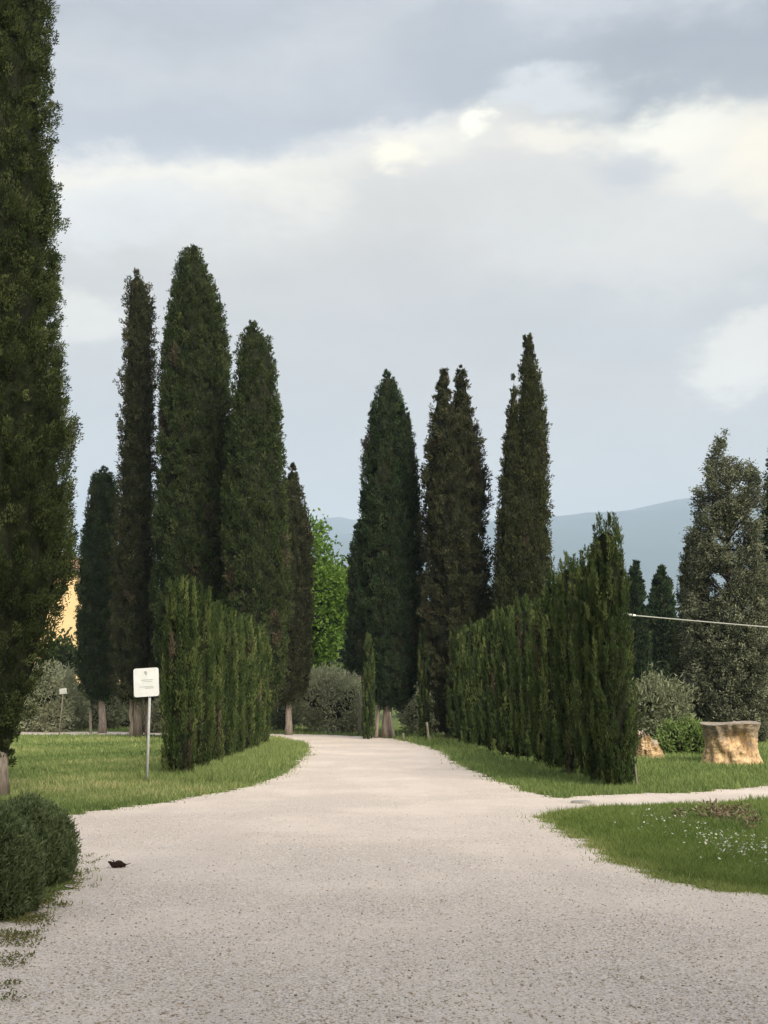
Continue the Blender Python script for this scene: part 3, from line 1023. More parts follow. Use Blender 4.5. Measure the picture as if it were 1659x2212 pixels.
go = 'grey green olive trees beyond the drive'
OL = [(30, 165, 1442, 58, 'wide grey green olive at the left, behind the tiny white sign'),
      (140, 265, 1482, 63, 'low grey olive behind the trunk of the short dark cypress'),
      (60, 180, 1500, 60, 'low dark olive under the wide grey one at the left'),
      (215, 320, 1490, 66, 'grey olive in the gap between the short cypress trunk and the slim cypress trunks'),
      (300, 400, 1500, 57, 'dark grey olive behind the trunks of the slim ragged cypress'),
      (575, 650, 1500, 60, 'small grey olive left of the pale trunk at the bend'),
      (636, 800, 1453, 57, 'broad olive with lightened leaves at the end of the drive, left of the centre cypress'),
      (868, 962, 1490, 54, 'low olive bush right of the centre cypress trunk'),
      (1350, 1478, 1460, 41, 'rounded silvery olive just behind the near end of the right row')]
for k, (xl, xr, yt, Y, lab) in enumerate(OL):
    round_tree('olive_tree', lab, go, xl, xr, yt, Y, 'olive_lightened' if k in (0, 6, 7) else 'olive', 400 + k, leaf=(.22, .055), dens=17, m=16, cw=0.34, nl=9, clear=0.15, trunk_r=.13, ragged=.2, up=0.7, core=.55, zlo=.3, zhi=1.3)
round_tree('broadleaf_tree', 'bright fresh green leafy tree at the end of the drive between the dark cypresses', None, 590, 752, 1148, 68, 'broad', 450,
           leaf=(.24, .17), dens=10, m=13, cw=.55, nl=11, clear=1.2, trunk_r=.2, ragged=.22)
round_tree('leafy_tree', 'small dark leafy tree in front of the ochre house', None, 88, 172, 1374, 66, 'belt', 451, leaf=(.25, .16), dens=9, m=12, cw=.5, nl=6, clear=1.6, ragged=.2)
BELT = [(-120, 0, 1420, 110, 'dark round tree left of the ochre house'), (225, 330, 1440, 105, 'dark tree glimpsed behind the slim ragged cypress'),
        (330, 520, 1400, 112, 'dark wide tree behind the tallest cypress'), (520, 660, 1390, 105, 'dark tree behind the pointed cypress'),
        (700, 800, 1226, 98, 'dark rounded tree behind the bright leafy tree'), (850, 1010, 1330, 104, 'dark tree behind the centre cypress'),
        (985, 1120, 1300, 110, 'dark tree between the two tipped and thin topped cypresses'), (1120, 1300, 1380, 108, 'dark tree hidden behind the right row'),
        (1290, 1420, 1420, 100, 'dark tree low behind the tent shaped cypress'), (1400, 1560, 1400, 104, 'dark tree behind the lacy conifer'),
        (1560, 1720, 1380, 110, 'dark tree at the right edge beyond the lacy conifer')]
for k, (xl, xr, yt, Y, lab) in enumerate(BELT):
    round_tree('leafy_tree', lab, 'dark trees far beyond the drive', xl, xr, yt, Y, 'belt', 470 + k, leaf=(.45, .28), dens=4.0, m=12, cw=.8, nl=7, clear=0.8, trunk_r=.2, ragged=.2)
# bright low shrub beside the stump
b0 = at(1476, 1590, 34)
root = empty('green_shrub', 'bright yellow green low shrub between the two stumps', 'shrub', (b0[0], 34, 0))
lobes_crown([((b0[0] - .25, 34, .38), (.38, .4, .48)), ((b0[0] + .25, 34.1, .45), (.38, .4, .50)), ((b0[0] + .6, 34.3, .3), (.3, .4, .36)), ((b0[0] - .6, 33.9, .22), (.3, .3, .28))],
            'shrub', 460, (.11, .05), 60, 12, .14, name='foliage', parent=root, off=(b0[0], 34, 0), up=1.0)


# ------------------------------------------------------------------ rosemary mounds on the left
def rosemary(label, x, Y, rx, ry, h, seed):
    base = (x, Y, 0)
    root = empty('rosemary_bush', label, 'shrub', base, 'clipped rosemary mounds at the left edge')
    P = Parts()
    n = int(4200 * (rx + ry) * h * 2)
    d = unit(rng.normal(size=(n, 3)))
    d[:, 2] = np.abs(d[:, 2])
    low = rng.random(n) < 0.25
    d[low, 2] *= 0.3
    d = unit(d)
    q = 1 + .05 * np.sin(d[:, 0] * 7 + seed) * np.sin(d[:, 1] * 6) + .05 * rng.normal(size=n)
    hz = .72 * h
    C = np.array([x, Y, h - hz]) + d * np.array([rx, ry, hz]) * (q - .06)[:, None]
    C[:, 2] = np.where(low, C[:, 2] - rng.random(n) * (h - hz) * 1.0, C[:, 2])
    C[:, 2] = np.maximum(C[:, 2], .04)
    D = unit(d * .6 + np.array([0, 0, .9]) + rng.normal(size=(n, 3)) * .28)
    m = 9
    t = rng.random((n * m, 1))
    DD = np.repeat(D, m, 0)
    B = np.repeat(C, m, 0) + DD * (t - .6) * .12
    tint = np.clip(np.repeat(rng.beta(2, 2.5, n), m) * .75 + rng.random(n * m) * .3, 0, 1)
    add_sprays(P, B, DD + rng.normal(size=DD.shape) * .45, rng.uniform(.028, .055, n * m), rng.uniform(.007, .012, n * m), tint)
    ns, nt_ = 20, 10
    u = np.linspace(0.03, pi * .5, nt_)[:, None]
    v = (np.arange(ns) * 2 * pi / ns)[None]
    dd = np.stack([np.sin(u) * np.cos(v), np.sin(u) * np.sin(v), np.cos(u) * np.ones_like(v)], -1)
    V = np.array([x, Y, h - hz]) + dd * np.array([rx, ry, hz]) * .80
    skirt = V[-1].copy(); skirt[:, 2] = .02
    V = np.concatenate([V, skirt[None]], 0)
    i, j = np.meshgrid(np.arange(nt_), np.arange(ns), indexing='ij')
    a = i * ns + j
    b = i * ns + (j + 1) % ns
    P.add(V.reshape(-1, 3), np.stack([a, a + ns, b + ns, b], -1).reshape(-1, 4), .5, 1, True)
    P.build('foliage', [M['rosemary'], M['twig']], root, base)


rosemary('nearer rounded dark green rosemary mound at the left edge of the drive', -3.06, 9.05, .44, .5, .78, 1)
rosemary('farther rounded rosemary mound, partly behind the nearer one', -3.20, 10.65, .42, .56, .69, 2)

# ------------------------------------------------------------------ grass (nobody could count it)


def patch(x, y):
    return (np.sin(x * .9 + 1.3 * np.sin(y * .5)) + np.sin(y * .7 + 1.1 * np.sin(x * .6 + 2)) + .7 * np.sin(x * 2.3 - y * 1.7) + .5 * np.sin(x * 5.1 + y * 3.3)) / 3.2


def blades(name, x, y, h, w, mat, tint, lean=.45):
    n = len(x)
    a = rng.random(n) * 2 * pi
    s = np.stack([np.cos(a), np.sin(a), 0 * a], -1)
    l = rng.normal(size=(n, 3)) * lean
    l[:, 2] = 0
    B = np.stack([x, y, np.zeros(n)], -1)
    V = np.stack([B - s * w[:, None] / 2, B + s * w[:, None] / 2, B + l * h[:, None] + np.array([0, 0, 1.0]) * h[:, None]], 1).reshape(-1, 3)
    o = mesh(name, V, [np.arange(n * 3).reshape(n, 3)], M[mat], tint=np.repeat(tint, 3))
    o['kind'] = 'stuff'
    return o


def scatter(n, y0, y1, xf, power=1.6):
    u = rng.random(n)
    p = 1 - power
    Y = (y0 ** p + u * (y1 ** p - y0 ** p)) ** (1 / p)
    lo, hi = xf(Y)
    return lo + rng.random(n) * (hi - lo), Y


def build_grass():
    # left lawn
    x, y = scatter(260000, 10.5, 75, lambda Y: (-(.36 * Y + 2.0), np.minimum(0 * Y + 0.5, -0.2 + 0 * Y)), 1.7)
    jx = x + rng.normal(size=len(x)) * .05
    k = ~inside(DRR, jx, y) & (y > 12.3)
    k &= (patch(x * 2.1 + 5, y * 1.6) > -.5) | (rng.random(len(x)) < .4)
    x, y = x[k], y[k]
    sz = rng.uniform(.5, 1.6, len(x))
    pt = patch(x, y)
    t = np.clip(.45 + .40 * pt + .17 * rng.normal(size=len(x)), 0, 1)
    dryc = np.exp(-(((x + 6.6) / 2.0) ** 2 + ((y - 22.5) / 3.0) ** 2))
    t = np.clip(t + .55 * dryc * rng.random(len(x)), 0, 1)
    blades('lawn_grass', x, y, (.05 + .0008 * y) * sz * (1 + .35 * pt), (.006 + .00055 * y) * sz, 'grass', t)
    # longer grass under the left row
    n = 26000
    y2 = rng.uniform(22.5, 42, n); x2 = rng.uniform(-5.0, -2.6, n) + rng.normal(size=n) * .2
    k = ~inside(DRR, x2 + rng.normal(size=n) * .08, y2)
    x2, y2 = x2[k], y2[k]
    blades('long_grass', x2, y2, rng.uniform(.10, .24, len(x2)), .012 + .0004 * y2, 'grass', np.clip(rng.normal(.5, .17, len(x2)), 0, 1))
    # right verge and right lawn
    x, y = scatter(200000, 15, 62, lambda Y: (0 * Y - 0.5, .36 * Y + 3), 1.6)
    k = ~inside(DRR, x + rng.normal(size=len(x)) * .05, y) & ((y > 17.5) | (x > 3.5))
    k &= ~((y < 18.6) & (x < 7.2) & inside(DRR, x, y + 1.0))
    x, y = x[k], y[k]
    sz = rng.uniform(.6, 1.5, len(x)); pt = patch(x + 9, y)
    blades('verge_grass', x, y, (.06 + .0012 * y) * sz * (1 + .4 * pt), (.006 + .00055 * y) * sz, 'grass', np.clip(.36 + .2 * pt + .14 * rng.normal(size=len(x)), 0, 1))
    # right turf island, close to the camera
    x, y = scatter(330000, 8.6, 18.5, lambda Y: (0 * Y + 1.6, .36 * Y + 1.6), 2.0)
    k = ((patch(x * 4 + 1, y * 3) > -.55) | (rng.random(len(x)) < .45)) & ~inside(DRR, x + rng.normal(size=len(x)) * .06, y + rng.normal(size=len(x)) * .06) & (y < 18.4)
    x, y = x[k], y[k]
    sz = rng.uniform(.5, 1.5, len(x)); pt = patch(x * 2.2 + 3, y * 2.2)
    edge = inside(DRR, x - .5 * rng.random(len(x)), y - .35 * rng.random(len(x))) | inside(DRR, x, y - .6 * rng.random(len(x)))
    h = np.where(edge, .035, .062) * sz * (1 + .5 * pt)
    t = np.clip(.36 + .2 * pt + .15 * rng.normal(size=len(x)) + np.where(edge, .32, 0), 0, 1)
    blades('turf_grass', x, y, h, .007 * sz + .0002 * y, 'grass_dark', t, .6)
    # stray tufts out on the gravel along the edges
    n = 13000
    idx = rng.integers(0, len(DRR), n)
    p = DRR[idx] + rng.normal(size=(n, 2)) * .11
    k = (p[:, 1] > 6) & (p[:, 1] < 50)
    p = p[k]
    blades('edge_grass', p[:, 0], p[:, 1], rng.uniform(.02, .07, len(p)), .006 + .0005 * p[:, 1], 'grass', np.clip(rng.normal(.6, .2, len(p)), 0, 1), .6)


build_grass()


def build_flowers():
    P = Parts()
    pts = []
    for k in range(230):
        x, y = random.gauss(1585, 62), 0
        y = 1822 + (x - 1560) * .22 + random.gauss(0, 17)
        pts.append((x, y))
    for k in range(34):
        pts.append((random.gauss(1425, 38), random.gauss(1782, 12)))
    for (xd, yd) in pts:
        X, Y = ground(xd, yd + 16)
        h = random.uniform(.07, .16)
        r = random.uniform(.007, .015)
        tilt = np.random.default_rng(int(xd * 7 + yd)).normal(size=2) * .45
        a = np.arange(7) * 2 * pi / 7
        ring = np.stack([X + r * np.cos(a), Y + r * np.sin(a), h + r * (tilt[0] * np.cos(a) + tilt[1] * np.sin(a))], -1)
        V = np.vstack([ring, [X, Y, h + .005]])
        P.add(V, [(i, (i + 1) % 7, 7) for i in range(7)], random.random())
        S = np.array([[X - .003, Y, 0], [X + .003, Y, 0], [X + .002, Y, h], [X - .002, Y, h]])
        P.add(S, [(0, 1, 2, 3)], .3, 1)
    o = P.build('white_flowers', [M['petal'], M['grass_dark']])
    o['kind'] = 'stuff'


build_flowers()


def leafy_patch(name, pts, mat, n, size, hgt, kind='stuff'):
    P = Parts()
    B, D = [], []
    for (X, Y, r) in pts:
        k = int(n * r * r)
        a, q = rng.random(k) * 2 * pi, np.sqrt(rng.random(k)) * r
        c = np.stack([X + q * np.cos(a), Y + q * np.sin(a), rng.random(k) * hgt], -1)
        B.append(c)
        D.append(unit(np.stack([rng.normal(size=k), rng.normal(size=k), np.abs(rng.normal(size=k)) * .7 + .15], -1)))
    B, D = np.vstack(B), np.vstack(D)
    k = len(B)
    add_sprays(P, B, D, size * rng.uniform(.6, 1.4, k), size * .45 * rng.uniform(.6, 1.3, k), np.clip(rng.normal(.45, .25, k), 0, 1))
    o = P.build(name, [M[mat]])
    o['kind'] = kind


# weeds along the left border of the drive
wd = []
for (xd, yd, r, c) in [(150, 1900, .16, 6), (110, 1945, .20, 7), (175, 1870, .12, 4), (215, 1855, .09, 4), (60, 1990, .22, 7), (125, 1935, .1, 4), (30, 2030, .2, 6), (95, 2000, .1, 4),
                       (55, 2040, .1, 4), (20, 2080, .14, 5), (15, 2140, .10, 4), (40, 2060, .06, 3), (10, 2165, .08, 3), (150, 1925, .08, 4), (190, 1905, .06, 3)]:
    for k in range(c):
        X, Y = ground(xd + random.gauss(0, 16), yd + random.gauss(0, 9))
        wd.append((X, Y, r * random.uniform(.35, .9)))
leafy_patch('weeds', wd, 'weed', 4200, .024, .026)
dp = []
for k in range(16):
    X, Y = ground(1560 + random.gauss(0, 34), 1772 + random.gauss(0, 9))
    dp.append((X, Y, random.uniform(.08, .18)))
leafy_patch('dry_weeds', dp, 'dry', 2300, .07, .16)


# loose pebbles on the near gravel
def build_pebbles():
    n = 40000
    x, y = scatter(n, 4.6, 17, lambda Y: (-(.36 * Y + .6), .36 * Y + .6), 2.0)
    k = inside(DRR, x + rng.normal(size=n) * .12, y + rng.normal(size=n) * .12)
    x, y = x[k], y[k]
    n = len(x)
    g = (1 + 5 ** .5) / 2
    ico = np.array([(-1, g, 0), (1, g, 0), (-1, -g, 0), (1, -g, 0), (0, -1, g), (0, 1, g), (0, -1, -g), (0, 1, -g), (g, 0, -1), (g, 0, 1), (-g, 0, -1), (-g, 0, 1)], float) / 1.9
    fc = np.array([(0, 11, 5), (0, 5, 1), (0, 1, 7), (0, 7, 10), (0, 10, 11), (1, 5, 9), (5, 11, 4), (11, 10, 2), (10, 7, 6), (7, 1, 8), (3, 9, 4), (3, 4, 2), (3, 2, 6), (3, 6, 8), (3, 8, 9), (4, 9, 5), (2, 4, 11), (6, 2, 10), (8, 6, 7), (9, 8, 1)])
    s = np.minimum(np.exp(rng.normal(np.log(.0048), .40, n)), .0095)
    sc = s[:, None] * rng.uniform(.65, 1.3, (n, 3)) * np.array([1, 1, .6])
    V = ico[None] * sc[:, None] * (1 + .14 * rng.normal(size=(n, 12, 1)))
    a = rng.random(n) * 2 * pi
    ca, sa = np.cos(a)[:, None], np.sin(a)[:, None]
    V = np.stack([V[..., 0] * ca - V[..., 1] * sa + x[:, None], V[..., 0] * sa + V[..., 1] * ca + y[:, None], V[..., 2] + sc[:, 2:3] * .45 + .006], -1)
    Fc = (fc[None] + (np.arange(n) * 12)[:, None, None]).reshape(-1, 3)
    t = np.clip(rng.normal(.48, .24, n), 0.08, 1)
    t[rng.random(n) < .035] = 0.03
    o = mesh('gravel_stones', V.reshape(-1, 3), [Fc], M['pebble'], tint=np.repeat(t, 12))
    o['kind'] = 'stuff'


build_pebbles()

# ------------------------------------------------------------------ notice board
M['white_paint'] = noise_mat('white_enamel', [(0.3, (.70, .72, .70)), (0.7, (.82, .83, .81))], 6, 3, 0.45)
M['dull_white'] = noise_mat('weathered_white_board', [(0.3, (.42, .44, .40)), (0.7, (.56, .57, .53))], 6, 3, 0.7)
M['steel'] = noise_mat('galvanised_steel', [(0.3, (.34, .35, .34)), (0.7, (.50, .50, .48))], 14, 4, 0.5)
M['grey_ink'] = noise_mat('faded_grey_print', [(0.3, (.36, .38, .37)), (0.7, (.48, .50, .49))], 20, 3, 0.6)


def rounded_plate(P, w, h, t, rad, c, tilt=0.0, mi=0):
    pts = []
    for qx, qz, a0 in ((1, 1, 0), (-1, 1, 90), (-1, -1, 180), (1, -1, 270)):
        for k in range(6):
            a = radians(a0 + k * 18)
            pts.append((qx * (w / 2 - rad) + rad * cos(a), qz * (h / 2 - rad) + rad * sin(a)))
    n = len(pts)
    ct, s = cos(tilt), sin(tilt)
    pts = [(x * ct - z * s, x * s + z * ct) for x, z in pts]
    f = [(c[0] + x, c[1] - t / 2, c[2] + z) for x, z in pts]
    b = [(c[0] + x, c[1] + t / 2, c[2] + z) for x, z in pts]
    V = np.array(f + b + [(c[0], c[1] - t / 2, c[2]), (c[0], c[1] + t / 2, c[2])])
    n0 = P.n
    P.add(V, [(i, i + n, (i + 1) % n + n, (i + 1) % n) for i in range(n)], .5, mi)
    T = [(2 * n, i, (i + 1) % n) for i in range(n)] + [(2 * n + 1, n + (i + 1) % n, n + i) for i in range(n)]
    P.Ft.append(np.array(T) + n0); P.mt.append(np.full(len(T), mi)); P.st.append(np.full(len(T), False))


def notice_board():
    Y = 22.55
    b = at(317.5, 1687, Y); t = at(321.5, 1500, Y)
    base = (b[0], Y, 0)
    root = empty('notice_board', 'white square notice board with faded print on a grey metal post', 'sign', base)
    P = Parts()
    add_tube(P, [(b[0], Y, -.1), (b[0], Y, .8), (b[0] - .0, Y, 2.15)], .026, 12)
    P.build('post', [M['steel']], root, base)
    c = at(317, 1474, Y)
    P = Parts()
    rounded_plate(P, .482, .545, .022, .045, (c[0], Y - .042, c[2]), radians(3.4))
    bo = P.build('board', [M['white_paint']], root, base)
    ct, s = cos(radians(3.4)), sin(radians(3.4))

    def bar(P, x, z, w, h):
        q = []
        for (dx, dz) in ((-w / 2, -h / 2), (w / 2, -h / 2), (w / 2, h / 2), (-w / 2, h / 2)):
            X, Z = x + dx, z + dz
            q.append((c[0] + X * ct - Z * s, Y - .0555, c[2] + X * s + Z * ct))
        P.add(q, [(0, 1, 2, 3)])
    P = Parts()
    # faded crest near the top
    for k in range(5):
        bar(P, .004 * k - .012, .205 - .016 * k, (.052, .058, .05, .036, .018)[k], .0155)
    o = P.build('emblem', [M['grey_ink']], bo, base)
    r = random.Random(2)
    for z, x0, x1, hh in ((.045, -.10, .13, .012), (.012, -.07, .10, .008), (-.085, -.13, .12, .010), (-.112, -.02, .12, .012)):
        P = Parts()
        x = x0
        while x < x1:
            w = r.uniform(.010, .028)
            bar(P, x + w / 2, z, w, hh)
            x += w + .0005
        P.build('printed_line', [M['grey_ink']], bo, base)


notice_board()


def small_sign():
    Y = 55.0
    a = at(128, 1583, Y)
    base = (a[0], Y, 0)
    root = empty('small_sign', 'tiny white sign on a thin post in front of the left olive', 'sign', base)
    c = at(137, 1493, Y)
    P = Parts()
    add_tube(P, [(a[0], Y, -.05), ((a[0] + c[0]) / 2, Y, c[2] / 2), (c[0], Y, c[2] + .05)], .028, 8)
    P.build('post', [M['stake']], root, base)
    P = Parts()
    rounded_plate(P, .34, .26, .02, .02, (c[0], Y - .045, c[2]), radians(6))
    P.build('board', [M['dull_white']], root, base)


small_sign()


def stake(label, xb, yb, xt, yt, Y, w, group='wooden stakes beside young trees'):
    a, b = np.array(at(xb, yb, Y)), np.array(at(xt, yt, Y))
    a[2] = -.05
    P = Parts()
    t = np.linspace(0, 1, 6)[:, None]
    add_tube(P, a + (b - a) * t, np.linspace(w / 2, w * .42, 6), 8, .1, int(xb))
    o = P.build('wooden_stake', [M['stake']], None, (a[0], Y, 0))
    o.location = (a[0], Y, 0)
    tag(o, label, 'stake', group)


stake('pale stake standing left of the short cypress trunk', 196, 1580, 195, 1530, 56.3, .16)
stake('tall pale stake in front of the broad olive', 776, 1586, 778, 1503, 52.8, .14)
stake('pale stake between the left sapling and the centre trunk', 802, 1592, 800, 1545, 48.6, .13)
stake('leaning pale stake right of the right sapling', 926, 1597, 922, 1560, 46.2, .12)
stake('pale leaning stake against the centre cypress trunk', 852, 1592, 842, 1538, 48.5, .12)
stake('short pale peg in the grass at the end of the drive', 872, 1597, 871, 1584, 46.2, .10)
stake('thin pale stick leaning at the foot of the tallest young cypress', 1377, 1693, 1366, 1600, 21.75, .045)


# ------------------------------------------------------------------ stumps
def wood_mat(name, hollow):
    m, nt, b, out = newmat(name)
    tc = N(nt, 'ShaderNodeTexCoord')
    p = tc.outputs['Object']
    v = vmath(nt, 'MULTIPLY', p, (2.2, 2.2, 1.0))
    n1 = noise(nt, v, 3.6, 9, .68)
    n2 = noise(nt, vmath(nt, 'MULTIPLY', p, (3.0, 3.0, 1.1)), 4.5, 9, .72)
    c = ramp(nt, n1.outputs['Fac'], [(.32, (.15, .09, .05)), (.44, (.38, .25, .13)), (.56, (.60, .43, .23)), (.75, (.74, .58, .34))])
    sz = N(nt, 'ShaderNodeSeparateXYZ'); nt.links.new(p, sz.inputs[0])
    n3 = noise(nt, p, 4.5, 8, .7)
    hgt = mth(nt, 'ADD', mth(nt, 'MULTIPLY', sz.outputs[2], .9), mth(nt, 'MULTIPLY', mth(nt, 'SUBTRACT', n3.outputs['Fac'], .5), 2.2))
    bark = ramp(nt, n2.outputs['Fac'], [(.35, (.13, .10, .075)), (.65, (.33, .27, .20))])
    c = mixc(nt, maprange(nt, hgt, .42, .72, 0, .85), c, bark)
    c = mixc(nt, maprange(nt, n2.outputs['Fac'], .55, .72, 0, .6), c, (.13, .09, .06))
    nt.links.new(c, b.inputs['Base Color'])
    b.inputs['Roughness'].default_value = .85
    bp = N(nt, 'ShaderNodeBump')
    bp.inputs['Strength'].default_value = .9
    bp.inputs['Distance'].default_value = .04
    nt.links.new(n2.outputs['Fac'], bp.inputs['Height'])
    nt.links.new(bp.outputs[0], b.inputs['Normal'])
    return m


M['stump'] = wood_mat('weathered_stump_wood', 1)
M['cut'] = noise_mat('grey_sawn_top', [(.3, (.16, .13, .10)), (.7, (.38, .33, .26))], 6, 5, .9, .4)


def stump(label, xl, xr, ytop, ybase, prof, seed, jag, holes):
    X0, Y = ground((xl + xr) / 2, ybase)
    sc = scale_at(ybase, Y)
    r0 = (xr - xl) / 2 * sc
    Yc = Y + r0 * 0.8
    h = at(0, ytop, Y)[2]
    X0 *= Yc / Y
    r0 *= Yc / Y
    base = (X0, Yc, 0)
    root = empty('tree_stump', label, 'stump', base, 'cut tree stumps on the right lawn')
    r = np.random.default_rng(seed)
    ns, nz = 96, 48
    th = np.arange(ns) * 2 * pi / ns
    zz = np.linspace(-.06, 1, nz)
    ph = r.uniform(0, 6.28, 8)
    R = np.interp(zz, [p[0] for p in prof], [p[1] for p in prof])[:, None] * r0
    flare = np.clip(1 - zz / .45, 0, 1)[:, None] ** 1.5
    R = R * (1 + (.015 + .03 * flare) * (np.sin(4 * th + ph[0]) + .6 * np.sin(8 * th + ph[1]))[None] + .03 * np.sin(17 * th + ph[2] + 5 * zz[:, None]) + .012 * np.sin(29 * th + ph[3] + 9 * zz[:, None]))
    R *= 1 + .03 * np.sin(2 * th + ph[4] + 3 * zz[:, None]) * np.sin(4 * zz[:, None] + ph[5]) + .025 * np.sin(6 * th - 7 * zz[:, None] + ph[6]) * np.sin(9 * zz[:, None] + 3 * th + ph[7])
    R += (.012 if r0 > .5 else .05) * r0 * r.normal(size=R.shape)
    for (a, z, ra, rz, dep) in holes:       # hollows in the wood, angle measured from the viewer
        da = (th - (-pi / 2 + a) + pi) % (2 * pi) - pi
        w = np.exp(-((da / ra) ** 2)[None] ** 1.5 - (((zz - z) / rz) ** 2)[:, None] ** 1.5)
        R *= 1 - dep * w
    top = 1 + jag(th)
    Z = np.clip(zz[:, None], -.06, 1) * h * np.where(zz[:, None] > .4, 1 + (top[None] - 1) * (zz[:, None] - .4) / .6, 1)
    V = np.stack([R * np.cos(th), R * np.sin(th), Z], -1).reshape(-1, 3)
    i, j = np.meshgrid(np.arange(nz - 1), np.arange(ns), indexing='ij')
    a = i * ns + j
    b = i * ns + (j + 1) % ns
    P = Parts()
    P.add(V, np.stack([a, b, b + ns, a + ns], -1).reshape(-1, 4), .5, 0, True)
    P.build('trunk_wood', [M['stump']], root)
    # sawn face, slightly dished
    rim = V.reshape(nz, ns, 3)[-1]
    rings = [rim + np.array([0, 0, .002])]
    cz = rim[:, 2].mean()
    for q in (.8, .5, .2):
        ring = rim * np.array([q, q, 1])
        ring[:, 2] = rim[:, 2] * q + (cz - .03) * (1 - q) + .01 * r.normal(size=ns)
        rings.append(ring)
    VV = np.concatenate(rings + [np.array([[0, 0, cz - .03]])])
    P = Parts()
    i, j = np.meshgrid(np.arange(3), np.arange(ns), indexing='ij')
    a = i * ns + j
    b = i * ns + (j + 1) % ns
    P.add(VV, np.stack([a, b, b + ns, a + ns], -1).reshape(-1, 4), .5, 0, True)
    T = [(3 * ns + k, 3 * ns + (k + 1) % ns, 4 * ns) for k in range(ns)]
    P.Ft.append(np.array(T)); P.mt.append(np.zeros(ns)); P.st.append(np.full(ns, True))
    P.build('cut_top', [M['cut']], root)


stump('large pale tree stump with a flat sawn top and dark hollows', 1519, 1643, 1563, 1654,
      [(-.06, 1.06), (.1, 1.0), (.4, .90), (.8, .92), (.93, .97), (1, 1.02)], 3, lambda t: .03 * np.sin(t + .6) + .02 * np.sin(3 * t),
      [(.12, .60, .46, .20, .44), (-.42, .66, .22, .08, .16), (.52, .42, .13, .24, .42), (-.55, .2, .2, .14, .18), (.1, .22, .3, .08, .12), (-.2, .45, .15, .1, .12)])
stump('small jagged broken stump beside the right row', 1372, 1432, 1596, 1641,
      [(-.06, 1.08), (.2, 1.0), (.55, .80), (1, .62)], 8, lambda t: -.34 * np.cos(t) + .14 * np.sin(3 * t + 1) + .10 * np.sin(7 * t) + .05 * np.sin(13 * t), [(-.3, .75, .4, .2, .3), (.4, .45, .3, .15, .25), (-.6, .3, .2, .12, .2)])


# ------------------------------------------------------------------ cable, slab and bark on the ground
M['cable'] = noise_mat('pale_cable_sheath', [(.3, (.30, .31, .27)), (.7, (.42, .42, .37))], 8, 3, .6)
M['concrete'] = noise_mat('grey_concrete', [(.3, (.20, .19, .165)), (.7, (.36, .34, .30))], 9, 5, .9, .3)


def cable():
    Y = 23.2
    p0, p1 = np.array(at(1350, 1327.5, Y)), np.array(at(1659, 1353.5, Y))
    d = p1 - p0
    e0, e1 = p0 - d * .10, p0 + d * 1.9
    t = np.linspace(0, 1, 40)[:, None]
    pts = e0 + (e1 - e0) * t
    pts[:, 2] -= .012 * np.sin(t[:, 0] * pi)
    root = empty('overhead_cable', 'pale cable stretched sideways from the near end of the right row', 'cable', tuple(e0))
    P = Parts(); add_tube(P, pts, .012, 8); P.build('line', [M['cable']], root, e0)
    P = Parts(); add_tube(P, [p0 - d * .02, p0 + d * .04, p0 + d * .075], [.024, .024, .019], 10); P.build('end_sleeve', [M['white_paint']], root, e0)
    b = (e1[0], Y, 0)
    root = empty('cable_post', 'round wooden post holding the far end of the pale cable', 'post', b)
    P = Parts(); add_tube(P, [(e1[0], Y, -.1), (e1[0], Y, 1.5), (e1[0], Y, e1[2] + .3)], [.09, .085, .075], 12, .04); P.build('pole', [M['stake']], root, b)


cable()


def slab():
    X, Y = ground(1255, 1735)
    P = Parts()
    r = random.Random(4)
    n = 14
    lo = [(X + .185 * cos(2 * pi * k / n) * r.uniform(.85, 1.1), Y + .16 * sin(2 * pi * k / n) * r.uniform(.85, 1.1)) for k in range(n)]
    V = np.array([(x, y, .004) for x, y in lo] + [(X + (x - X) * .9, Y + (y - Y) * .9, .035) for x, y in lo] + [(X, Y, .037)])
    P.add(V, [(k, (k + 1) % n, n + (k + 1) % n, n + k) for k in range(n)])
    P.Ft.append(np.array([(n + k, n + (k + 1) % n, 2 * n) for k in range(n)])); P.mt.append(np.zeros(n)); P.st.append(np.full(n, False))
    o = P.build('stone_slab', [M['concrete']], None, (X, Y, 0))
    o.location = (X, Y, 0)
    tag(o, 'flat grey stone slab lying on the side path', 'slab')


slab()


def bark_piece():
    X, Y = ground(252, 1876)
    P = Parts()
    t = np.linspace(-1, 1, 11)
    pts = np.stack([t * .082, .02 * t, .030 + .026 * np.clip(-t, 0, 1) ** 2 + .006 * np.sin(t * 6)], -1)
    add_tube(P, pts, np.array([.006, .012, .019, .024, .027, .029, .030, .030, .027, .024, .014]), 10, .22, 5)
    add_tube(P, [(-.03, 0, .05), (-.035, .01, .062), (-.05, .012, .07)], [.008, .006, .003], 6)
    add_tube(P, [(.075, .0, .03), (.11, .01, .035), (.135, .012, .045)], [.005, .004, .002], 6)
    o = P.build('fallen_bark', [M['bark_fallen']])
    o.location = (X, Y, .006)
    o.rotation_euler = (0, 0, -.12)
    tag(o, 'dark brown piece of fallen bark lying on the gravel beside the rosemary', 'bark')


M['bark_fallen'] = noise_mat('wet_dark_bark', [(.3, (.014, .008, .006)), (.7, (.05, .026, .018))], 30, 4, .8)
bark_piece()

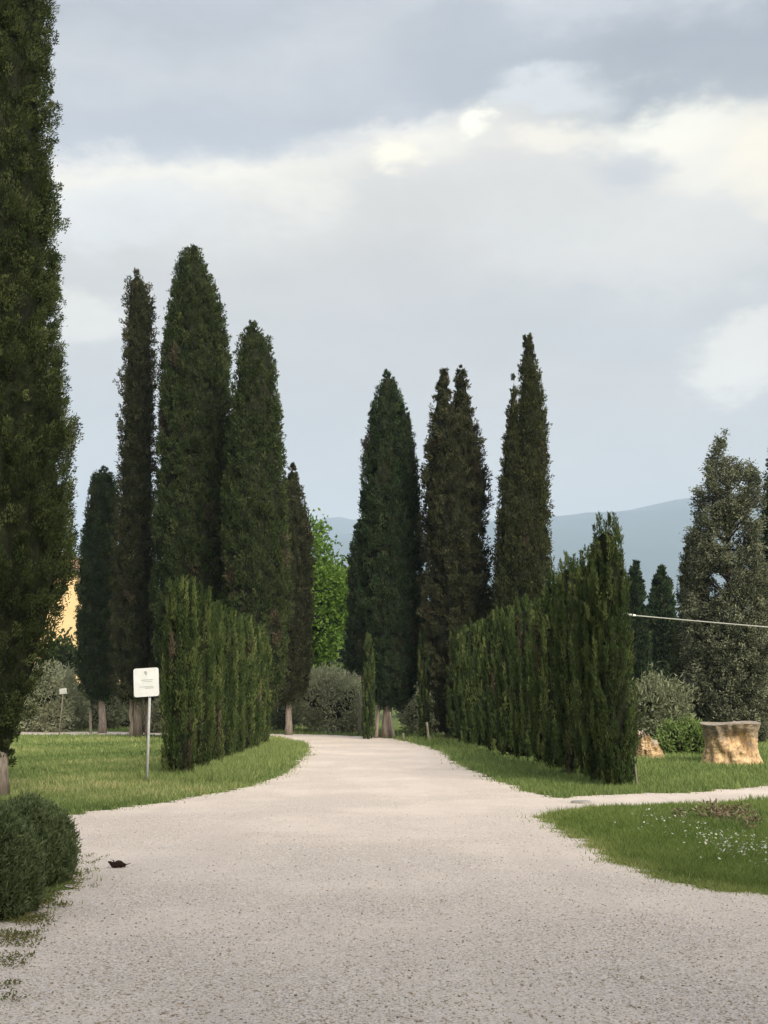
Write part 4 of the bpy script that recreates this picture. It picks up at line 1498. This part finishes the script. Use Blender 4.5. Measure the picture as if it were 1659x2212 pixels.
# ------------------------------------------------------------------ ochre house far left
M['ochre'] = noise_mat('ochre_plaster', [(.3, (.66, .47, .24)), (.7, (.74, .55, .30))], .8, 6, .9)
M['tile'] = noise_mat('terracotta_tiles', [(.3, (.20, .12, .08)), (.7, (.36, .22, .15))], 3, 5, .9, .5)
M['shutter'] = noise_mat('green_shutter_paint', [(.3, (.03, .07, .045)), (.7, (.05, .10, .065))], 3, 3, .6)
M['glass'] = noise_mat('dark_window_glass', [(.3, (.02, .025, .03)), (.7, (.04, .045, .05))], 2, 2, .1)
M['stone'] = noise_mat('pale_stone_trim', [(.3, (.42, .38, .31)), (.7, (.55, .50, .42))], 3, 4, .9)


def house():
    Y = 76.0
    x1 = at(214, 1400, Y)[0]
    x0, y1, he = x1 - 15.0, Y + 10.5, 9.9
    base = ((x0 + x1) / 2, Y + 5, 0)
    root = empty('ochre_house', 'ochre plastered country house glimpsed between the cypresses at the left', 'house', base)
    P = Parts(); add_box(P, (x0, Y, -.1), (x1, y1, he)); P.build('wall', [M['ochre']], root, base)
    P = Parts(); add_box(P, (x0 - .35, Y - .35, he), (x1 + .35, y1 + .35, he + .18)); P.build('cornice', [M['stone']], root, base)
    P = Parts()
    o_, ze, zr = .6, he + .18, he + 2.2
    V = [(x0 - o_, Y - o_, ze), (x1 + o_, Y - o_, ze), (x1 + o_, y1 + o_, ze), (x0 - o_, y1 + o_, ze), (x0 + 4.8, Y + 5.2, zr), (x1 - 4.8, Y + 5.2, zr)]
    P.add(V, [(0, 1, 5, 4), (2, 3, 4, 5)])
    P.add(V, [(1, 2, 5), (3, 0, 4)])
    P.add(V[:4], [(0, 3, 2, 1)])
    rf = P.build('roof', [M['tile']], root, base)
    P = Parts(); add_box(P, (x0 + 3, Y + 6.5, zr - 1.2), (x0 + 3.8, Y + 7.3, zr + .9)); P.build('chimney', [M['ochre']], rf, base)
    for zc in (1.8, 5.2, 8.2):
        for xc in (x0 + 2.2, x0 + 5.7, x0 + 9.2):
            P = Parts()
            for (a, b) in (((xc - .55, Y - .06, zc - .82), (xc - .47, Y - .003, zc + .82)), ((xc + .47, Y - .06, zc - .82), (xc + .55, Y - .003, zc + .82)),
                           ((xc - .46, Y - .06, zc + .74), (xc + .46, Y - .003, zc + .82)), ((xc - .46, Y - .09, zc - .82), (xc + .46, Y - .003, zc - .74))):
                add_box(P, a, b)
            w = P.build('window', [M['stone']], root, base)
            P = Parts(); add_box(P, (xc - .46, Y - .03, zc - .73), (xc + .46, Y - .004, zc + .73)); P.build('pane', [M['glass']], w, base)
            for s in (-1, 1):
                P = Parts(); add_box(P, (xc + s * .84 - .27, Y - .07, zc - .8), (xc + s * .84 + .27, Y - .004, zc + .8)); P.build('shutter', [M['shutter']], w, base)


house()

# ------------------------------------------------------------------ air
def haze():
    P = Parts()
    add_box(P, (-14100, -320, -1.0), (14100, 14600, 1260))
    m = bpy.data.materials.new('pale_air')
    m.use_nodes = True
    nt = m.node_tree
    nt.nodes.clear()
    v = N(nt, 'ShaderNodeVolumePrincipled')
    v.inputs['Color'].default_value = (.66, .81, 1.0, 1)
    v.inputs['Density'].default_value = HAZE
    v.inputs['Anisotropy'].default_value = 0.0
    out = N(nt, 'ShaderNodeOutputMaterial')
    nt.links.new(v.outputs[0], out.inputs['Volume'])
    o = P.build('haze', [m])
    o['kind'] = 'stuff'


HAZE = 0.00018
haze()
